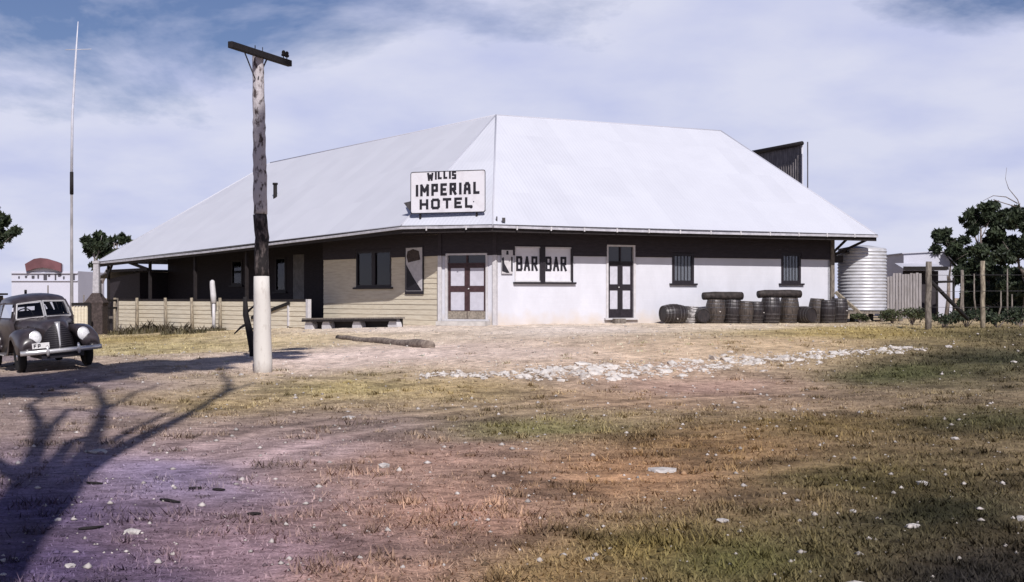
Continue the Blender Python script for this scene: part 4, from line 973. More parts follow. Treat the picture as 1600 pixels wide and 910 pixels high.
yard = [('low dark bush right of the tank strut', 1395, 497, 49, .7, .5, LEAF_M), ('dark weeds under the tank stand and grey boards', 1425, 497, 47, .8, .6, LEAF_M), ('dark bush at the foot of the braced post', 1475, 500, 42, .8, .55, LEAF_D), ('dark bush between the two tall fence posts', 1510, 503, 43, .9, .6, LEAF_D), ('dark weeds right of the unbraced post', 1558, 505, 42, .9, .6, LEAF_D), ('dark weeds at the right edge under the trees', 1595, 505, 42, .9, .7, LEAF_D), ('low weeds beside the barrels under the tank', 1345, 503, 51, .5, .35, LEAF_M)]
for i, (lb, u, v, d_, rx, rzz, m) in enumerate(yard): shrub(lb, rbase(u, v, d_), rx, rzz, 700, .06, m, 60 + i)

# ------------------------------------------------------------------ old chimney by the left end
cd = 60.0; cbp = P(151, 505, cd); cbp.z = gh(cbp.x, cbp.y)
chim = thing('chimney', tuple(cbp), 'old outdoor chimney with dark sloping shoulders and pale narrow stack', 'chimney')
def ring(z, wx, wy): return [Vector((cbp.x + sx_ * wx / 2, cbp.y + sy_ * wy / 2, z)) for sx_, sy_ in ((-1, -1), (1, -1), (1, 1), (-1, 1))]
zz = lambda v: CAMZ + (HZ - v) / F * cd
mb = MB(); mb.loft([ring(cbp.z - .2, .8, .8), ring(zz(477), .8, .8), ring(zz(473), .9, .86), ring(zz(458), .34, .34)]); mb.build('base', BRICK, chim, bevel=.02)
mb = MB(); mb.loft([ring(zz(459), .30, .30), ring(zz(412), .24, .24)]); mb.build('stack', PALESTACK, chim)
mb = MB(); mb.loft([ring(zz(412), .32, .32), ring(zz(408), .32, .32)]); mb.build('cap', PALESTACK, chim)
mb = MB(); p = cbp + Vector((.27, -.2, 0)); mb.tube([setz(p, zz(475)), setz(p, zz(438))], .03, 6); mb.build('flue_pipe', CHARWOOD, chim)
# low pale fence and gate rails by the chimney
lf = thing('yard_fence', tuple(rbase(128, 505, 58)), 'short pale boarded yard fence with dark top rail between car and chimney', 'fence')
fa, fb_ = P(112, 500, 58), P(141, 500, 58.5)
for k in range(6):
    q = fa + (fb_ - fa) * ((k + .5) / 6); mb = MB(); mb.box((q.x, q.y, (zz(478) + gh(q.x, q.y)) / 2), ((fb_ - fa).length / 6 - .015, .03, zz(478) - gh(q.x, q.y))); mb.build('board', CREAM, lf)
mb = MB(); mb.beam(setz(fa, zz(475.5)), setz(fb_, zz(475)), .1, .14); mb.build('top_rail', CHARWOOD, lf)
q = P(140, 500, 57.9); mb = MB(); mb.box((q.x, q.y, (zz(474) + gh(q.x, q.y)) / 2), (.14, .1, zz(474) - gh(q.x, q.y))); mb.build('post', CHARWOOD, lf)
gt = thing('rail_fence', tuple(rbase(172, 512, 61)), 'two dark rails with posts between the chimney and the verandah fence', 'fence')
ga_, gb_ = P(163, 500, 61), P(183, 500, 62.5)
for v in (470, 482): 
    mb = MB(); mb.beam(setz(ga_, zz(v)), setz(gb_, zz(v)), .06, .10); mb.build('rail', CHARWOOD, gt)
for q in (ga_, gb_): mb = MB(); mb.box((q.x, q.y, (zz(466) + gh(q.x, q.y)) / 2), (.11, .11, zz(466) - gh(q.x, q.y))); mb.build('post', GREYWOOD, gt)
# small pinkish gabled hut seen through
hd_ = 70.0; hb = P(192, 505, hd_); hb.z = gh(hb.x, hb.y)
hut = thing('hut', tuple(hb), 'small pinkish low hut behind the leftmost fence panel', 'hut')
z0 = hb.z; zv = lambda v: CAMZ + (HZ - v) / F * hd_
pts = [P(164, 0, hd_), P(208, 0, hd_)]; mid = (pts[0] + pts[1]) / 2
mb = MB(); mb.prism([setz(pts[0], z0 - .1), setz(pts[1], z0 - .1), setz(pts[1], zv(489)), setz(mid, zv(476)), setz(pts[0], zv(480))], (0, 2, 0)); mb.build('wall', mat('pinkish_wall', (.42, .34, .28), .85, var=.15), hut)
mb = MB(); mb.prism([setz(pts[0] + Vector((-.15, -.1, 0)), zv(479)), setz(mid + Vector((0, -.1, 0)), zv(475)), setz(pts[1] + Vector((.15, -.1, 0)), zv(488)), setz(pts[1] + Vector((.15, -.1, 0)), zv(487)), setz(mid + Vector((0, -.1, 0)), zv(473.5)), setz(pts[0] + Vector((-.15, -.1, 0)), zv(478))], (0, 2.3, 0)); mb.build('roof', AGEDIRON, hut)

# ------------------------------------------------------------------ far white building with red curved parapet
fd = 140.0; fbz = P(75, 480, fd); fbz.z = 0
far = thing('shop_building', tuple(fbz), 'distant white building with red curved parapet behind the car', 'building')
z = lambda v: CAMZ + (HZ - v) / F * fd
X = lambda u: (u - 800) / F * fd
FW = mat('far_white_paint', (.48, .48, .56), .8, var=.06, scale=.4)
mb = MB(); mb.prism([(X(18), fd, -.3), (X(122), fd, -.3), (X(122), fd, z(424)), (X(18), fd, z(424))], (0, 9, 0)); mb.build('wall', FW, far)
top = [(42, 413), (56, 405), (66, 403.5), (75, 404.5), (90, 409), (98, 412)]; bot = [(98, 425), (84, 421), (70, 418.5), (58, 420), (44, 424.5)]
mb = MB(); mb.prism([(X(u), fd - .6, z(v)) for u, v in top + bot], (0, .4, 0)); mb.build('parapet', mat('faded_red_paint', (.15, .065, .075), .8, var=.3, scale=.6), far)
mb = MB(); mb.prism([(X(u), fd - .15, z(v)) for u, v in ((42, 424), (98, 424), (98, 413.5), (90, 410.5), (75, 406), (66, 405), (56, 406.5), (42, 414.5))], (0, .3, 0)); mb.build('gable', FW, far)
for i, (u, wpx, v0, v1) in enumerate(((30,2,432,435),(41,3,431,434),(52,4,431,435),(60,2,430,435),(71,5,429,438),(77,3,428,432),(87,2,428,438),(93,4,428,432),(100,2,432,436),(116,2,428,438))):
    mb = MB(); mb.box((X(u), fd - .05, z((v0 + v1) / 2)), (wpx * fd / F, .12, (v1 - v0) * fd / F)); mb.build('dark_mark', mat('far_dark', (.06, .055, .07), .8), far)  # row of small dark marks below the cornice
mb = MB(); mb.box((X(70), fd - .12, z(427)), (104 * fd / F, .2, .10)); mb.build('cornice', FW, far)
mb = MB(); mb.box((X(70), fd - .1, z(439)), (104 * fd / F, .16, .08)); mb.build('string_course', FW, far)
for u, v0, v1, wpx, lab in ((40, 453, 480, 4, 'stubby dark reddish post just above the car roof'), (75, 446, 480, 2, 'thin pale grey post seen above the middle of the car roof'), (131, 461, 490, 2, 'thin far post between the mast and the chimney')):
    d_ = 85.0; p = P(u, v1, d_); g0 = gh(p.x, p.y); p1 = P(u, v0, d_)
    mb = MB(); mb.tube([setz(p, g0 - .1), setz(p, p1.z - .02), setz(p, p1.z)], [wpx / 2 * d_ / F * .8, wpx / 2 * d_ / F, wpx / 2 * d_ / F * .6], 8)
    tag(mb.build('fence_post', CHARWOOD if wpx > 3 else GREYWOOD, None, True), lab, 'post')
# dark vehicle-high shed corner behind the car at the left edge
sd_ = 45.0; p0 = P(-110, 0, sd_); p1 = P(-48, 0, sd_); zs = lambda v: CAMZ + (HZ - v) / F * sd_
shd = thing('shed', (p0.x, p0.y, gh(p0.x, p0.y)), 'dark low shed roof at the left edge behind the car', 'shed')
mb = MB(); mb.prism([setz(p0, -.5), setz(p1, -.5), setz(p1, zs(462)), setz(p0, zs(462))], (0, 3, 0)); mb.build('wall', DARKWALL, shd)
mb = MB(); mb.prism([setz(p0 + Vector((-.1, -.2, 0)), zs(462)), setz(p1 + Vector((.1, -.2, 0)), zs(461)), setz(p1 + Vector((.1, -.2, 0)), zs(458)), setz(p0 + Vector((-.1, -.2, 0)), zs(459))], (0, 3.4, 0)); mb.build('roof', CHARWOOD, shd)

# ------------------------------------------------------------------ water tank
TD = 54.2; tc_ = P(1347, 470, TD); trad = 1.0
tank = thing('water_tank', (tc_.x, tc_.y, gh(tc_.x, tc_.y)), 'round corrugated iron water tank on a timber stand right of the hotel', 'tank')
zt_ = lambda v: CAMZ + (HZ - v) / F * TD
z0, z1 = zt_(486), zt_(389); prof = [(.02, z0)]
nr = 19
for k in range(nr * 6 + 1): prof.append((trad + .018 * math.sin(k * math.pi / 3), z0 + .02 + (z1 - z0 - .04) * k / (nr * 6)))
prof.append((.95, z1 + .01)); prof.append((.3, z1 + .14)); prof.append((.02, z1 + .15))
mb = MB(); mb.lathe(prof, 48, (tc_.x, tc_.y, 0)); mb.build('shell', GALV, tank, True)
mb = MB(); mb.box((tc_.x + .15, tc_.y, z0 - .06), (2.7, 2.1, .10)); mb.build('stand_deck', GREYWOOD, tank)
for dx in (-1.0, -.2, .6, 1.35):
    for dy in (-.9, .8):
        q = tc_ + Vector((dx, dy, 0)); g = gh(q.x, q.y); mb = MB(); mb.tube([setz(q, g - .1), setz(q, z0 - .112)], .11, 9); mb.build('stump', GREYWOOD, tank, True)
mb = MB(); mb.tube([setz(RE + rdir * .7 - rin * .3, 3.45), P(1322, 392, TD - .3)], .05, 8); mb.build('down_pipe', AGEDIRON, tank, True)

# ------------------------------------------------------------------ grey paling fence, pale shed, yard posts
PD = 57.0
pal = thing('paling_fence', tuple(rbase(1416, 480, PD)), 'grey upright paling fence right of the water tank', 'fence')
a, b = P(1386, 0, PD), P(1440, 0, PD - .6); n_ = 12; zp = lambda v: CAMZ + (HZ - v) / F * PD
for k in range(n_):
    q = a + (b - a) * ((k + .5) / n_); topv = (432 if k < 2 else 428) + random.uniform(-1.2, 1.2); q.z = 0; g = gh(q.x, q.y)
    mb = MB(); mb.box((q.x, q.y + random.uniform(-.008, .008), (zp(topv) + g) / 2), ((b - a).xy.length / n_ - .012, .025, zp(topv) - g)); mb.build('paling', mat('silver_grey_paling', (.31, .285, .295), .9, col2=(.22, .20, .20), scale=5, stretch=(4, 4, .4)), pal)
for v in (440, 474):
    mb = MB(); mb.beam(setz(a + Vector((0, .06, 0)), zp(v)), setz(b + Vector((0, .06, 0)), zp(v)), .05, .08); mb.build('rail', GREYWOOD, pal)
SD2 = 62.0; zq = lambda v: CAMZ + (HZ - v) / F * SD2
shed = thing('shed', tuple(rbase(1450, 480, SD2)), 'pale gabled shed with a lower dark-edged lean-to behind the grey palings', 'shed')
g0 = .5
xa, xb = P(1412, 0, SD2).x, P(1490, 0, SD2).x; xm = P(1474, 0, SD2).x
PSH = mat('pale_shed_iron', (.46, .46, .53), .7, var=.08, scale=1)
mb = MB(); mb.prism([(xa, SD2, g0), (xb, SD2, g0), (xb, SD2, zq(416)), (xm, SD2, zq(394)), (xa, SD2, zq(397))], (0, 5, 0)); mb.build('wall', PSH, shed)
mb = MB(); mb.prism([(xa - .1, SD2 - .1, zq(397)), (xm, SD2 - .1, zq(393.6)), (xb + .2, SD2 - .1, zq(418)), (xb + .2, SD2 - .1, zq(416.5)), (xm, SD2 - .1, zq(392)), (xa - .1, SD2 - .1, zq(395.6))], (0, 5.3, 0)); mb.build('roof', ROOFIRON if False else PSH, shed)
x1_, x2_ = P(1398, 0, SD2).x, P(1462, 0, SD2).x
mb = MB(); mb.prism([(x1_, SD2 - 1.6, zq(424)), (x2_, SD2 - 1.6, zq(424)), (x2_, SD2, zq(413)), (x1_, SD2, zq(413))], (0, 0, .05)); mb.build('lean_to_roof', PSH, shed)
mb = MB(); mb.box(((x1_ + x2_) / 2, SD2 - 1.62, zq(420.5)), (x2_ - x1_ + .15, .05, .16)); mb.build('fascia', CHARWOOD, shed)
mb = MB(); mb.box(((x1_ + x2_) / 2, SD2 - .8, (zq(424) + g0) / 2), (x2_ - x1_ - .3, .06, zq(424) - g0)); mb.build('lean_to_wall', DARKWALL, shed)
def post(label, u, d_, v0, v1, r, extra=None, m=POSTWOOD):
    p = P(u, v0, d_); p.z = gh(p.x, p.y); t = thing('fence_post', tuple(p), label, 'post')
    m = GREYWOOD if r > .08 or r < .07 else m
    topz = CAMZ + (HZ - v1) / F * d_
    pts = [setz(p, p.z - .2)] + [setz(p + Vector((random.gauss(0, .01), random.gauss(0, .01), 0)), p.z + (topz - p.z) * f) for f in (.2, .4, .6, .8, 1)]
    mb = MB(); mb.tube(pts, [r * 1.06, r * 1.04, r, r * .98, r, r * .95], 10); mb.build('post', m, t, True)
    if extra:
        a_, b_, wdt = extra; b_.z = max(b_.z, gh(b_.x, b_.y)); mb = MB(); mb.tube([a_, a_ + (b_ - a_) * .5, b_], [wdt, wdt * 1.05, wdt], 8); mb.build('brace', CHARWOOD, t, True)
    return p
post('stout grey fence post with a diagonal dark brace at the yard corner', 1450.5, 40.0, 514, 409, .095, (P(1455, 440, 40.1), P(1512, 499, 40.6), .06))
post('tall slim unbraced fence post right of the braced one', 1535.5, 41.0, 515, 408, .075)
post('thin far fence post right of the braced post', 1504, 50.0, 500, 422, .06)
rf = thing('rail_fence', tuple(rbase(1478, 480, 55)), 'low dark two-post rail in front of the pale shed', 'fence')
for u in (1464, 1490):
    p = P(u, 0, 55.0); g = gh(p.x, p.y); zz2 = CAMZ + (HZ - 440) / F * 55; mb = MB(); mb.tube([setz(p, g - .1), setz(p, zz2 - .02 if u == 1464 else zz2 + .15)], .05, 8); mb.build('post', CHARWOOD, rf, True)
mb = MB(); mb.tube([P(1462, 441, 54.9), P(1491, 440, 54.9)], .05, 8); mb.build('rail', CHARWOOD, rf, True)
wf = thing('wire_fence', tuple(rbase(1495, 510, 40.5)), 'thin wires strung between the two tall yard posts', 'fence')
for v in (430, 455, 480):
    mb = MB(); mb.tube([P(1452, v, 40.0) + Vector((0, -.1, 0)), P(1495, v + 1, 40.5) + Vector((0, -.1, 0)), P(1535, v, 41.0) + Vector((0, -.1, 0)), P(1680, v, 43)], .006, 5); mb.build('wire', AGEDIRON, wf)

# ------------------------------------------------------------------ barrels along the right wall
BARWOOD = mat('dark_cask_oak', (.040, .032, .032), .38, col2=(.014, .012, .014), scale=8, stretch=(4, 4, .5), bump=.3, bscale=30)
BROWNCASK = mat('brown_cask_oak', (.085, .066, .056), .5, col2=(.03, .024, .022), scale=7, stretch=(4, 4, .6), bump=.3, bscale=30)
HOOP = mat('cask_hoop_iron', (.13, .12, .125), .4, metal=.5, var=.5, scale=12)
CHALK = mat('chalky_cask_paint', (.42, .40, .40), .8, col2=(.09, .08, .08), scale=5, thr=(.42, .56))
def barrel_meshes():
    n = 24; bodies = []
    prof = [(.02, .03), (.235, .03), (.25, 0.0)] + [(.25 + .062 * math.sin(math.pi * k / 12), .9 * k / 12) for k in range(13)] + [(.235, .90), (.235, .86), (.02, .86)]
    mb = MB()
    rings = []
    for r, h in prof:
        rings.append([Vector(((r - (.004 if k % 2 else 0)) * math.cos(2 * math.pi * k / 48), (r - (.004 if k % 2 else 0)) * math.sin(2 * math.pi * k / 48), h)) for k in range(48)])
    mb.loft(rings); body = mb.mesh('staves')
    hoops = []
    for h in (.05, .16, .30, .58, .72, .83):
        rr = lambda hh: .25 + .062 * math.sin(math.pi * hh / .9) + .004
        m2 = MB(); m2.lathe([(rr(h) - .006, h), (rr(h), h), (rr(h + .035), h + .035), (rr(h + .035) - .006, h + .035)], 24); me = m2.mesh('hoop'); me.materials.append(HOOP); hoops.append(me)
    m3 = MB(); m3.lathe([(.005, -.02), (.025, -.02), (.022, .02), (.005, .02)], 8); bung = m3.mesh('bung'); bung.materials.append(PALEROCK)
    return body, hoops, bung
bbody, bhoops, bbung = barrel_meshes()
body_dark = bbody.copy(); body_dark.materials.append(BARWOOD); body_chalk = bbody.copy(); body_chalk.materials.append(CHALK); body_brown = bbody.copy(); body_brown.materials.append(BROWNCASK)
def barrel(u, s, off, label, rot, body=None, lying=None):
    base = W1 + rdir * s_at(W1 + rout * off, rdir, u) + rout * off; base.z = gh(base.x, base.y) - .01
    t = thing('barrel', (0, 0, 0), label, 'barrel', 'barrels stacked along the right wall')
    o = bpy.data.objects.new('staves', body or body_dark); COL.objects.link(o); o.parent = t
    for h in bhoops: c = bpy.data.objects.new('hoop', h); COL.objects.link(c); c.parent = t
    c = bpy.data.objects.new('bung', bbung); COL.objects.link(c); c.parent = t; c.location = (0, -.315, .45); c.rotation_euler = (R(90), 0, 0)
    mtx = Matrix.Translation(base) @ Matrix.Rotation(rot, 4, 'Z')
    if lying is not None:
        mtx = Matrix.Translation(base + Vector((0, 0, .31 * s[0]))) @ Matrix.Rotation(lying, 4, 'Z') @ Matrix.Rotation(R(90), 4, 'Y') @ Matrix.Translation((0, 0, -.45 * s[1])) @ Matrix.Rotation(rot, 4, 'Z')
    mtx = mtx @ Matrix.Rotation(R(random.uniform(-3, 3)), 4, 'X') @ Matrix.Rotation(R(random.uniform(-2.5, 2.5)), 4, 'Y') if lying is None else mtx
    t.matrix_basis = mtx @ Matrix.Diagonal((s[0], s[0], s[1], 1)); return t, base
ra = math.atan2(rdir.y, rdir.x)
barrel(1052, (1.22, 1.05), .95, 'dark cask lying on its side at the left end of the barrel row', .5, lying=ra)
barrel(1079, (1.05, .74), .80, 'pale chalky cask standing second from the left in the barrel row', 1.1, body_chalk)
barrel(1096, (1.0, .9), 1.05, 'dark cask lying end-on right of the pale chalky cask', 2.0, lying=ra + 1.25)
barrel(1117, (1.28, 1.04), .85, 'big brownish cask under the left end of the left log on the barrels', .3, body_brown)
barrel(1143, (1.28, 1.04), .78, 'big cask under the right end of the left log on the barrels', 1.5)
barrel(1164, (1.0, .98), 1.15, 'narrow brownish cask standing forward between the two logs', 2.6, body_brown)
barrel(1181, (1.08, .96), .72, 'narrow dark cask right of the forward brownish one', .9)
barrel(1204, (1.32, 1.15), .88, 'big cask under the left end of the right log on the barrels', 2.2)
barrel(1232, (1.30, 1.15), .80, 'big brownish cask under the right end of the right log on the barrels', 3.1, body_brown)
barrel(1256, (1.12, 1.0), 1.15, 'dark cask lying end-on just right of the right log', .1, lying=ra + 1.75)
barrel(1275, (1.1, 1.12), .72, 'dark cask below the rightmost window', 1.8, body_brown)
barrel(1293, (1.0, 1.05), 1.15, 'dark cask left of the corner post in the barrel row', 2.9)
barrel(1311, (1.2, 1.12), .85, 'rightmost cask of the row beside the tank strut', .7)
for u0, u1, d_off, zt2, lab in ((1099, 1159, .76, .94, 'dark log lying across the casks near the left window'), (1185, 1250, .78, 1.04, 'dark log lying across the taller casks near the right window')):
    p0 = W1 + rout * d_off; a = p0 + rdir * s_at(p0, rdir, u0); b = p0 + rdir * s_at(p0, rdir, u1)
    za = gh((a.x + b.x) / 2, (a.y + b.y) / 2) + zt2 + .13
    n_ = 7; mb = MB(); mb.tube([setz(a + (b - a) * i / n_, za + (.0 if i else -.02) + random.uniform(-.008, .008)) for i in range(n_ + 1)], [.15, .155, .165, .165, .16, .165, .165, .16], 12)
    tag(mb.build('log', mat('blackened_log', (.048, .038, .036), .6, var=.6, scale=8, bump=.5, bscale=25), None, True), lab, 'log')

# ------------------------------------------------------------------ stone edging
def rock_mesh(seed, sub=1):
    bm = bmesh.new(); bmesh.ops.create_icosphere(bm, subdivisions=sub, radius=1.0); rs = random.Random(seed)
    for v in bm.verts:
        v.co *= rs.uniform(.72, 1.12); v.co.z *= .75
    me = bpy.data.meshes.new('stone'); bm.to_mesh(me); bm.free(); return me
rocks = [rock_mesh(s) for s in range(8)]
for r_ in rocks: r_.materials.append(LIME)
edge = thing('stone_edging', tuple(G(1000, 582)), 'ragged line of whitewashed stones edging the pale dirt before the hotel', 'stones')
line = [(655, 587), (720, 585), (780, 588), (840, 584), (900, 582), (960, 580), (1020, 577), (1080, 573), (1140, 568), (1200, 563), (1260, 558), (1320, 553), (1380, 548), (1425, 543)]
wdt = {655: .05, 720: .08, 780: .25, 840: .38, 900: .40, 960: .30, 1020: .30, 1080: .28, 1140: .38, 1200: .38, 1260: .28, 1320: .16, 1380: .12, 1425: .08}
LG = [G(u, v) for u, v in line]; rs_ = random.Random(3); nst = 0
for (a, b, (u, _), (u2, __)) in zip(LG[:-1], LG[1:], line[:-1], line[1:]):
    seg = b - a; nrm = Vector((-seg.y, seg.x, 0)).normalized(); cnt = int(9 + 34 * wdt[u])
    for k in range(cnt):
        if nst >= 290: break
        f = rs_.random(); q = a + seg * f + nrm * rs_.gauss(0, .18 + .75 * wdt[u]); o = bpy.data.objects.new('stone', rocks[rs_.randrange(8)]); COL.objects.link(o)
        s = rs_.uniform(.04, .10) + wdt[u] * rs_.random() ** 2 * .30
        attach(o, edge); o.location = (q.x, q.y, gh(q.x, q.y) - s * .08); o.rotation_euler = (rs_.uniform(-.3, .3), rs_.uniform(-.3, .3), rs_.uniform(0, 6.28)); o.scale = (s * rs_.uniform(1, 1.5), s, s * rs_.uniform(.5, .9)); nst += 1
rv, rf_, rng = [], [], np.random.RandomState(8)
oct_v = np.array([(1,0,0),(0,1,0),(-1,0,0),(0,-1,0),(0,0,.7),(0,0,-.7)], float); oct_f = [(0,1,4),(1,2,4),(2,3,4),(3,0,4),(1,0,5),(2,1,5),(3,2,5),(0,3,5)]
for (a, b, (u, _)) in zip(LG[:-1], LG[1:], line[:-1]):
    seg = b - a; nrm = Vector((-seg.y, seg.x, 0)).normalized()
    for k in range(int(60 + 260 * wdt[u])):
        q = a + seg * rng.rand() + nrm * rng.normal(0, .2 + .8 * wdt[u]); s_ = .012 + .035 * rng.rand() ** 2; base_ = len(rv)
        for v_ in oct_v * rng.uniform(.6, 1.4, (6, 3)) * s_: rv.append((q.x + v_[0], q.y + v_[1], gh(q.x, q.y) + .005 + v_[2]))
        rf_ += [tuple(i + base_ for i in f) for f in oct_f]
mb = MB(); mb.v, mb.f = rv, rf_; tag(mb.build('rubble', LIME, edge), kind='stuff')
# ------------------------------------------------------------------ single loose stones and sticks one can point to
pale = [r_.copy() for r_ in rocks]
for r_ in pale: r_.materials.clear(); r_.materials.append(PALEROCK)
singles = [(205, 831, .055, 'white stone alone on the purple dirt, largest in the left foreground'), (90, 812, .03, 'small white stone beside the lower edge of the trunk shadow'), (110, 884, .038, 'white stone near the bottom left corner'),
           (154, 706, .09, 'flat pale stone in the gap between branch shadows'), (1443, 753, .06, 'bright white stone in the dark grass on the right'), (1035, 733, .11, 'flat pale stone bedded in the brown turf right of centre'), (1128, 812, .05, 'white stone in the olive grass below the flat pale stone'),
           (1335, 915, .07, 'white stone cut by the bottom edge on the right'), (600, 731, .06, 'white stone on the mauve dirt left of centre'), (1584, 566, .07, 'white stone by the right edge in the dark grass strip'), (1492, 690, .045, 'small white stone upper right in the dark grass'), (1597, 808, .05, 'white stone at the right edge low down'), (1427, 822, .045, 'thin pale stone right of the olive grass'), (920, 874, .04, 'pale stone in the bottom middle'), (377, 587, .05, 'pale stone just left of the pole foot'), (1333, 795, .035, 'round white stone in the dim grass right of centre'), (545, 652, .09, 'flat pale stone on the bank left of centre'), (1483, 542, .09, 'white stone in the grass below the tall yard posts')]
for i, (u, v, s, lab) in enumerate(singles):
    g = G(u, v); o = bpy.data.objects.new('stone', pale[i % 8]); COL.objects.link(o); zz3 = float(surf(np.array([g.x]), np.array([g.y]))[0][0])
    o.location = (g.x, g.y, zz3 + s * (.05 if 'flat' in lab else .2)); o.scale = (s * 1.3, s * (1.3 if 'flat' in lab else 1), s * (.55 if 'flat' in lab else .75)); o.rotation_euler = (0, 0, i * 1.3); tag(o, lab, 'stone', 'loose pale stones')
sticks = [(136, 753, 161, 754, 'short dark stick in the purple dirt beside the trunk shadow'), (295, 762, 318, 761, 'left of two dark sticks lying end to end'), (332, 762, 352, 762, 'right of two dark sticks lying end to end'), (250, 778, 282, 780, 'thin dark stick below the two end-to-end sticks'), (122, 830, 162, 825, 'dark stick left of the largest white stone'), (386, 804, 408, 803, 'dark stick farthest right on the mauve dirt'), (930, 672, 955, 668, 'dark twig on the green patch')]
for u0, v0, u1, v1, lab in sticks:
    a, b = G(u0, v0), G(u1, v1); m_ = (a + b) / 2
    pts = []
    for f in (0, .35, .7, 1):
        q = a + (b - a) * f; q.z = float(surf(np.array([q.x]), np.array([q.y]))[0][0]) + .012; pts.append(q + Vector((0, random.uniform(-.008, .008), 0)))
    mb = MB(); mb.tube(pts, [.008, .014, .012, .006], 6); tag(mb.build('stick', CHARWOOD, None, True), lab, 'stick')

# ------------------------------------------------------------------ old sedan
CARD = 28.9; cp_ = P(86, 0, CARD); ALPHA = R(32)
fwd = Vector((math.sin(ALPHA), -math.cos(ALPHA), 0)); lef = Vector((-fwd.y, fwd.x, 0))
cz0_ = gh(cp_.x, cp_.y) - .0
car = thing('old_sedan', (cp_.x, cp_.y, cz0_), 'dark maroon-brown old sedan with chrome bumper parked at the left edge', 'car')
CM = Matrix.Translation((cp_.x, cp_.y, cz0_)) @ Matrix.Rotation(math.atan2(fwd.y, fwd.x), 4, 'Z') @ Matrix.Rotation(R(4.6), 4, 'X')
car.matrix_basis = CM
def cpart(mb, name, m, parent=None, smooth=True, bevel=0, subs=0):
    o = mb.build(name, m, None, smooth, bevel)
    if subs:
        s_ = o.modifiers.new('s', 'SUBSURF'); s_.levels = s_.render_levels = subs
    o.parent = parent or car; return o
def sect(x, w_, zb, zt, zs, n=9, p=.6):     # half-superellipse section: sides up to zs, crown to zt
    pts = [Vector((x, -w_ * .92, zb))] 
    for k in range(n):
        a = math.pi * (1 - k / (n - 1)); cx, sz = math.cos(a), math.sin(a)
        y = w_ * (abs(cx) ** p) * (1 if cx > 0 else -1); z = zs + (zt - zs) * (sz ** p); pts.append(Vector((x, y, z)))
    pts.append(Vector((x, w_ * .92, zb))); return pts
# bonnet and nose
rows = [(.60, .10, .50, .80, .66), (.56, .20, .48, .98, .74), (.46, .27, .47, 1.07, .80), (.25, .33, .46, 1.115, .84), (-.1, .39, .44, 1.145, .88), (-.35, .47, .42, 1.165, .92), (-.58, .58, .40, 1.18, .98), (-.72, .66, .40, 1.19, 1.04)]
mb = MB(); mb.loft([sect(x, a, b, c, e) for x, a, b, c, e in rows]); cpart(mb, 'bonnet', CARPAINT)
def cabpart(mb, name, m, parent=None, smooth=True, bevel=0, subs=0):   # cabin set forward on the chassis
    mb.v = [(p[0] + .28, p[1], p[2]) for p in mb.v]; return cpart(mb, name, m, parent, smooth, bevel, subs)
# lower body
rows = [(-1.0, .67, .36, 1.19, 1.08), (-1.25, .73, .33, 1.20, 1.14), (-1.9, .77, .32, 1.20, 1.15), (-2.6, .76, .33, 1.20, 1.14), (-3.2, .70, .36, 1.17, 1.08), (-3.65, .58, .42, 1.02, .90), (-3.95, .40, .50, .78, .70)]
mb = MB(); mb.loft([sect(x, a, b, c, e, p=.35) for x, a, b, c, e in rows]); cabpart(mb, 'body', CARPAINT)
# roof shell (only the top; windows are open below it)
def roofsec(x, w_, ze, zt, n=11): return [Vector((x, w_ * math.cos(math.pi * (1 - k / (n - 1))), ze + (zt - ze) * math.sin(math.pi * k / (n - 1)) ** .75)) for k in range(n)]
rr_ = [(-1.20, .50, 1.50, 1.555), (-1.30, .58, 1.52, 1.63), (-1.6, .62, 1.53, 1.695), (-2.1, .635, 1.53, 1.72), (-2.6, .62, 1.52, 1.705), (-3.0, .57, 1.49, 1.63), (-3.25, .50, 1.44, 1.53)]
top_ = [roofsec(*q) for q in rr_]; bot_ = [[p - Vector((0, 0, .035)) for p in r_] for r_ in top_]
mb = MB(); mb.loft(top_, False, False); mb.loft(bot_, False, False)
nn = 11
for i in range(len(rr_) - 1):
    for k in (0, nn - 1): mb.add([top_[i][k], top_[i + 1][k], bot_[i + 1][k], bot_[i][k]], [(0, 1, 2, 3)])
for i in (0, len(rr_) - 1):
    for k in range(nn - 1): mb.add([top_[i][k], top_[i][k + 1], bot_[i][k + 1], bot_[i][k]], [(0, 1, 2, 3)])
cabpart(mb, 'roof', CARPAINT)
# rear quarter and tail
mb = MB(); mb.loft([[Vector((-3.0, s_ * y, z)) for s_, y, z in ((-1, .57, 1.50), (-1, .66, 1.3), (-1, .70, 1.12))], [Vector((-3.25, s_ * y, z)) for s_, y, z in ((-1, .50, 1.45), (-1, .58, 1.3), (-1, .66, 1.1))]], False, False)
mb.loft([[Vector((-3.0, y, z)) for y, z in ((.57, 1.50), (.66, 1.3), (.70, 1.12))], [Vector((-3.25, y, z)) for y, z in ((.50, 1.45), (.58, 1.3), (.66, 1.1))]], False, False)
mb.loft([[Vector((-3.25, y, 1.46)) for y in (-.5, -.3, .3, .5)], [Vector((-3.36, y * 1.06, 1.38)) for y in (-.5, -.3, .3, .5)]], False, False)
for s_ in (-1, 1): mb.loft([[Vector((-3.36, s_ * .30, 1.38)), Vector((-3.36, s_ * .55, 1.38))], [Vector((-3.52, s_ * .30, 1.1)), Vector((-3.52, s_ * .62, 1.1))]], False, False)
cabpart(mb, 'rear_quarter', CARPAINT, smooth=False)
# pillars
for s_ in (-1, 1):
    for a, b, r_ in (((-1.02, s_ * .655, 1.12), (-1.24, s_ * .545, 1.53), .032), ((-2.0, s_ * .74, 1.13), (-2.0, s_ * .63, 1.54), .04), ((-2.72, s_ * .72, 1.13), (-2.66, s_ * .61, 1.52), .05)):
        mb = MB(); mb.tube([a, b], r_, 8); cabpart(mb, 'pillar', CARPAINT)
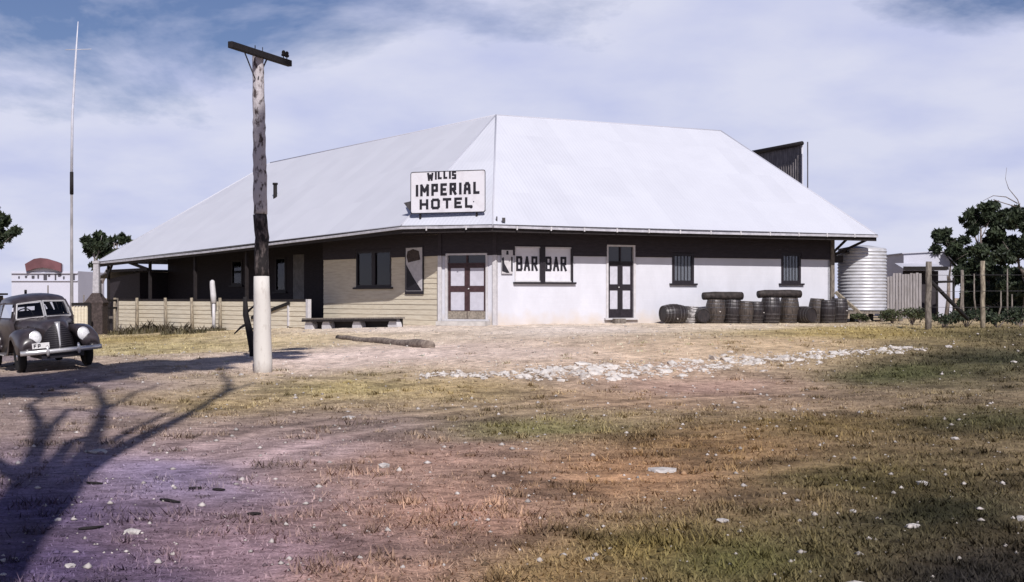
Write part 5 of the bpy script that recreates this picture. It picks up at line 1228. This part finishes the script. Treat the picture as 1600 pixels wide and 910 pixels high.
# split windscreen in a pale frame
A0, A1_, T0, T1 = Vector((-.86, 0, 1.175)), Vector((-1.03, 0, 1.185)), Vector((-1.13, 0, 1.545)), Vector((-1.24, 0, 1.52))
for s_ in (-1, 1):
    p = [Vector((-.845, s_ * .02, 1.18)), Vector((-1.0, s_ * .60, 1.16)), Vector((-1.20, s_ * .52, 1.505)), Vector((-1.10, s_ * .02, 1.54))]
    mb = MB()
    for i in range(4): mb.beam(p[i], p[(i + 1) % 4], .03, .034)
    f_ = cabpart(mb, 'windscreen_frame', CHROME, smooth=False)
    mb = MB(); mb.add(p, [(0, 1, 2, 3)]); cabpart(mb, 'windscreen', CARGLASS, f_, smooth=False)
    for q in ([(-1.10, .70, 1.20), (-1.94, .755, 1.20), (-1.94, .655, 1.50), (-1.28, .60, 1.50)], [(-2.06, .755, 1.20), (-2.66, .735, 1.20), (-2.62, .64, 1.49), (-2.06, .655, 1.50)]):
        mb = MB(); mb.add([Vector((x, s_ * y, z)) for x, y, z in q], [(0, 1, 2, 3)]); cabpart(mb, 'side_window', CARGLASS, smooth=False)
# seats and wheel inside
for x, zt2 in ((-1.75, 1.30), (-2.75, 1.30)):
    mb = MB(); mb.box((x, 0, (zt2 + .7) / 2), (.16, 1.2, zt2 - .7)); cabpart(mb, 'seat_back', mat('dark_seat_cloth', (.03, .025, .025), .9), smooth=False, bevel=.04)
mb = MB(); mb.tube([(-1.32 + .05 * math.cos(a), -.36 + .2 * math.cos(a) * 0 + .2 * math.sin(a), 1.2 + .19 * math.cos(a)) for a in [k * math.pi / 8 for k in range(17)]], .014, 6); cabpart(mb, 'steering_wheel', RUBBER)
# grille: two dark curved panels with bars and a chrome strip on the prow
def nose(y, z):
    f = max(0, min(1, (z - .5) / .58)); xp = .70 - .10 * f ** 2.2; return Vector((xp - 1.15 * abs(y) ** 1.55, y, z))
for s_ in (-1, 1):
    mb = MB(); rings = []
    for i in range(13):
        z = .50 + .56 * i / 12; wmax = .30 * (1 - (i / 12) ** 3.0) + .035; rings.append([nose(s_ * (.014 + (wmax - .014) * k / 6), z) for k in range(7)])
    mb.loft(rings, False, False); g_ = cpart(mb, 'grille', BLACKGR)
    mb = MB()
    for i in range(1, 12):
        z = .50 + .56 * i / 12; wmax = .30 * (1 - (i / 12) ** 3.0) + .035
        mb.tube([nose(s_ * (.02 + (wmax - .03) * k / 5), z) + Vector((.006, 0, 0)) for k in range(6)], .005, 5)
    cpart(mb, 'grille_bar', mat('grille_bar_metal', (.12, .11, .12), .4, metal=.5), g_)
mb = MB(); mb.loft([[nose(0, .50 + .58 * i / 8) + Vector((.012, y * (.016 + .045 * (i / 8) ** 3), 0)) for y in (-1, 0, 1)] + [nose(0, .50 + .58 * i / 8) + Vector((-.03, y * (.016 + .045 * (i / 8) ** 3), 0)) for y in (1, -1)] for i in range(9)]); cpart(mb, 'grille_strip', CHROME)
# front fenders
def fender(s_, rear=False):
    xs = [(.80, .46, .56, .62, .80), (.77, .42, .74, .52, .85), (.66, .42, .88, .47, .88), (.48, .42, .955, .44, .89), (.25, .62, .985, .42, .89), (.0, .76, .985, .42, .89), (-.22, .70, .95, .42, .89), (-.42, .48, .86, .44, .88), (-.62, .38, .70, .5, .87), (-.82, .35, .50, .56, .86), (-1.0, .34, .40, .60, .85)]
    if rear: xs = [(x * 1.0 - 2.87, zb, zt, max(yi, .55), yo) for x, zb, zt, yi, yo in xs]
    rings = []
    for x, zb, zt, yi, yo in xs:
        r_ = []
        for k in range(9):
            a = math.pi / 2 * k / 8; y = yi + (yo - yi) * math.sin(a) ** .8; z = zb + (zt - zb) * math.cos(a) ** .55; r_.append(Vector((x, s_ * y, z)))
        r_ = [Vector((x, s_ * (yi - .06), zt - .20))] + r_
        rings.append(r_)
    mb = MB(); mb.loft(rings, False, False); f0 = rings[0]; mb.add(f0, [tuple(range(len(f0)))])
    o = cpart(mb, 'fender' if not rear else 'rear_fender', CARPAINT)
    sol = o.modifiers.new('thick', 'SOLIDIFY'); sol.thickness = .012; sol.offset = -1
    return o
for s_ in (-1, 1):
    fender(s_); fender(s_, True)
    # headlight flush in the fender
    m_ = Matrix.Rotation(R(78), 3, 'Y') @ Matrix.Diagonal((1.18, 1, 1)).to_3x3()
    mb = MB(); c = Vector((.725, s_ * .515, .775)); mb.lathe([(.01, .045), (.06, .04), (.10, .022), (.118, 0), (.118, -.08), (.01, -.08)], 20, c, m_); h_ = cpart(mb, 'headlight', LENS)
    mb = MB(); mb.lathe([(.116, -.02), (.132, -.02), (.132, .012), (.116, .014)], 20, c, m_); cpart(mb, 'rim', CHROME, h_)
    # wheels
    for x in (0, -2.87):
        m2 = Matrix.Rotation(R(90), 3, 'X'); c = Vector((x, s_ * .72, .345)); mb = MB()
        mb.lathe([(.215, -.07), (.29, -.085), (.335, -.06), (.345, -.03), (.345, .03), (.335, .06), (.29, .085), (.215, .07)], 28, c, m2); w_ = cpart(mb, 'wheel', RUBBER)
        mb = MB(); mb.lathe([(.01, -.045), (.20, -.05), (.225, -.065), (.225, .065), (.20, .05), (.01, .045)], 24, c, m2); cpart(mb, 'rim', CARPAINT, w_)
        mb = MB(); mb.lathe([(.01, -.085), (.07, -.075), (.09, -.045), (.09, .045), (.07, .075), (.01, .085)], 16, c, m2); cpart(mb, 'hub_cap', CHROME, w_)
    mb = MB(); mb.box((-1.45, s_ * .80, .36), (1.0, .20, .035)); cpart(mb, 'running_board', mat('running_board_rubber', (.10, .09, .095), .7), smooth=False, bevel=.01)
    mb = MB(); mb.tube([(-.95, s_ * .905, .365), (-1.95, s_ * .905, .365)], .012, 6); cpart(mb, 'running_board_trim', CHROME)
    mb = MB(); mb.box((-.30, s_ * .452, .97), (.50, .012, .07), Matrix.Rotation(s_ * R(13), 3, 'Z') ); cpart(mb, 'bonnet_louvre', BLACKGR, smooth=False)
    mb = MB(); mb.tube([(-1.86, s_ * .80, 1.02), (-1.74, s_ * .805, 1.02)], .012, 6); cpart(mb, 'door_handle', CHROME)
# bumper with two guards, number plate
mb = MB(); rings = []
for k in range(15):
    y = -.87 + 1.74 * k / 14; x = .96 - .16 * (abs(y) / .87) ** 2.6
    rings.append([Vector((x + dx, y, .46 + dz_)) for dx, dz_ in ((0, -.055), (.03, -.035), (.036, 0), (.03, .035), (0, .055), (-.015, 0))])
mb.loft(rings); bmp = cpart(mb, 'bumper', CHROME)
for y in (-.33, .33):
    mb = MB(); mb.loft([[Vector((.955 + dx * sc, y + dy * sc, z)) for dx, dy in ((.05, -.03), (.065, 0), (.05, .03), (.0, .03), (.0, -.03))] for z, sc in ((.36, .6), (.40, 1), (.50, 1.05), (.56, .9), (.60, .4))]); cpart(mb, 'bumper_guard', CHROME, bmp)
    mb = MB(); mb.beam((.93, y * .9, .46), (.45, y * .9, .42), .05, .05); cpart(mb, 'bumper_iron', BLACKGR, smooth=False)
mb = MB(); mb.box((.90, -.45, .60), (.012, .36, .12)); pl8 = cpart(mb, 'number_plate', mat('plate_white', (.60, .58, .58), .5), smooth=False)
for i, ch in enumerate('FP'):
    mb = glyph(ch, Vector((.907, -.60 + i * .085, .56)), Vector((0, 1, 0)), UP, Vector((1, 0, 0)), .06, .08, .018, .003); cpart(mb, 'letter', INK, pl8, smooth=False)
mb = MB(); mb.box((.3, 0, .36), (1.2, .9, .12)); cpart(mb, 'chassis', BLACKGR, smooth=False)
# ------------------------------------------------------------------ grass and gravel, too many to count
def scatter(n, ymin, ymax, seed):
    rs = np.random.RandomState(seed); t = rs.rand(n); y = ymin * (ymax / ymin) ** (t ** .9); x = (rs.rand(n) - .5) * 2 * (y * .47 + 1.2); return x, y, rs
def grass(n, ymin, ymax, seed, hmin, hmax):
    x, y, rs = scatter(n, ymin, ymax, seed); z, c = surf(x, y)
    pat = vnoise(x, y, .6, 8) * .6 + vnoise(x, y, .22, 9) * .4
    keep = rs.rand(n) < np.clip(c[:, 3] * 1.15 * (.35 + 1.2 * pat), 0, 1)
    # nothing grows inside the hotel or under the car
    hx = (x - E0.x) * lin_.x + (y - E0.y) * lin_.y; hx2 = (x - E1.x) * rin.x + (y - E1.y) * rin.y
    keep &= ~((hx > -.1) & (hx2 > .4)); keep &= ~((np.abs(x - cp_.x) < 1.2) & (np.abs(y - cp_.y) < 2.2))
    x, y, z, c = x[keep], y[keep], z[keep], c[keep]; n = len(x)
    h = rs.uniform(hmin, hmax, n) * (.5 + .7 * c[:, 3]) ; a = rs.uniform(0, 6.283, n); lean = rs.uniform(.4, 1.8, n) * h; wd = rs.uniform(.003, .0065, n) * (1 + y / 18)
    base = np.stack([x, y, z - .01], 1); sd = np.stack([-np.sin(a), np.cos(a), a * 0], 1); ld = np.stack([np.cos(a), np.sin(a), a * 0], 1)
    tip = base + ld * lean[:, None]; tip[:, 2] += h
    V = np.stack([base - sd * wd[:, None], base + sd * wd[:, None], tip], 1).reshape(-1, 3)
    tone = c[:, :3] * rs.uniform(.65, 1.3, (n, 1)) * np.array([1.0, 1.0, .95])[None]; tone = np.clip(tone, 0, .6)
    return V, np.repeat(tone, 3, 0)
V1, T1_ = grass(330000, 3.2, 30, 21, .012, .05); V2, T2_ = grass(60000, 26, 62, 22, .03, .10)
def tufts(n, per, seed):
    x, y, rs = scatter(n, 3.4, 34, seed); c = gcol(x, y); keep = rs.rand(n) < c[:, 3] * .9; x, y = x[keep], y[keep]; n = len(x)
    keep = ~((np.abs(x - cp_.x) < 1.5) & (np.abs(y - cp_.y) < 2.5)); x, y = x[keep], y[keep]; n = len(x)
    rad = rs.uniform(.03, .13, n); bx = np.repeat(x, per) + rs.normal(size=n * per) * np.repeat(rad, per); by = np.repeat(y, per) + rs.normal(size=n * per) * np.repeat(rad, per) * .8
    z, c = surf(bx, by); m = len(bx); a = rs.uniform(0, 6.283, m); h = np.repeat(rs.uniform(.03, .10, n), per) * rs.uniform(.4, 1.1, m); ln = h * rs.uniform(.3, 1.6, m); wd = rs.uniform(.003, .007, m) * (1 + by / 18)
    base = np.stack([bx, by, z - .01], 1); sdv = np.stack([-np.sin(a), np.cos(a), a * 0], 1); ld = np.stack([np.cos(a), np.sin(a), a * 0], 1); tip = base + ld * ln[:, None]; tip[:, 2] += h
    V = np.stack([base - sdv * wd[:, None], base + sdv * wd[:, None], tip], 1).reshape(-1, 3)
    tn = np.clip(c[:, :3] * np.repeat(rs.uniform(.45, 1.12, n), per)[:, None] * rs.uniform(.75, 1.25, (m, 1)) * np.array([[1.03, 1.0, .86]]), 0, .5); return V, np.repeat(tn, 3, 0)
V3, T3_ = tufts(4200, 34, 25)
V = np.concatenate([V1, V2, V3]); T_ = np.concatenate([T1_, T2_, T3_])
me = npmesh('grass', V, np.arange(len(V)).reshape(-1, 3)); colattr(me, T_)
def tonemat(name, rough=.8):
    m = bpy.data.materials.new(name); m.use_nodes = True; b = m.node_tree.nodes['Principled BSDF']; b.inputs['Roughness'].default_value = rough; b.inputs['Specular IOR Level'].default_value = .15
    a = m.node_tree.nodes.new('ShaderNodeAttribute'); a.attribute_name = 'tone'; m.node_tree.links.new(a.outputs['Color'], b.inputs['Base Color']); return m
me.materials.append(tonemat('dry_grass_blade')); o = bpy.data.objects.new('grass', me); COL.objects.link(o); tag(o, 'short dry tufted grass over the open ground', 'grass', kind='stuff')
# gravel
x, y, rs = scatter(5200, 3.4, 48, 31); z, c = surf(x, y)
keep = ((x - E0.x) * lin_.x + (y - E0.y) * lin_.y < -.3) | ((x - E1.x) * rin.x + (y - E1.y) * rin.y < -.2); x, y, z, c = x[keep], y[keep], z[keep], c[keep]; n = len(x)
octv = np.array([(1,0,0),(0,1,0),(-1,0,0),(0,-1,0),(0,0,.8),(0,0,-.8)], float); octf = np.array([(0,1,4),(1,2,4),(2,3,4),(3,0,4),(1,0,5),(2,1,5),(3,2,5),(0,3,5)])
s = (.008 + .022 * rs.rand(n) ** 3) * (1 + y / 40); vv = octv[None] * rs.uniform(.6, 1.3, (n, 6, 3)) * s[:, None, None]
an = rs.uniform(0, 6.283, n); ca_, sa_ = np.cos(an)[:, None], np.sin(an)[:, None]
vx = vv[:, :, 0] * ca_ - vv[:, :, 1] * sa_; vy = vv[:, :, 0] * sa_ + vv[:, :, 1] * ca_
vv = np.stack([vx + x[:, None], vy + y[:, None], vv[:, :, 2] * .8 + (z + s * .25)[:, None]], 2)
ff = (octf[None] + (np.arange(n) * 6)[:, None, None]).reshape(-1, 3)
me = npmesh('gravel', vv.reshape(-1, 3), ff)
tone = np.where(rs.rand(n, 1) < .5, np.array([[.44, .40, .38]]) * rs.uniform(.6, 1.2, (n, 1)), c[:, :3] * rs.uniform(.35, .9, (n, 1)))
colattr(me, np.repeat(tone, 6, 0)); me.materials.append(tonemat('gravel_stone', .9)); o = bpy.data.objects.new('gravel', me); COL.objects.link(o); tag(o, 'small pale pebbles strewn over the ground', 'gravel', kind='stuff')
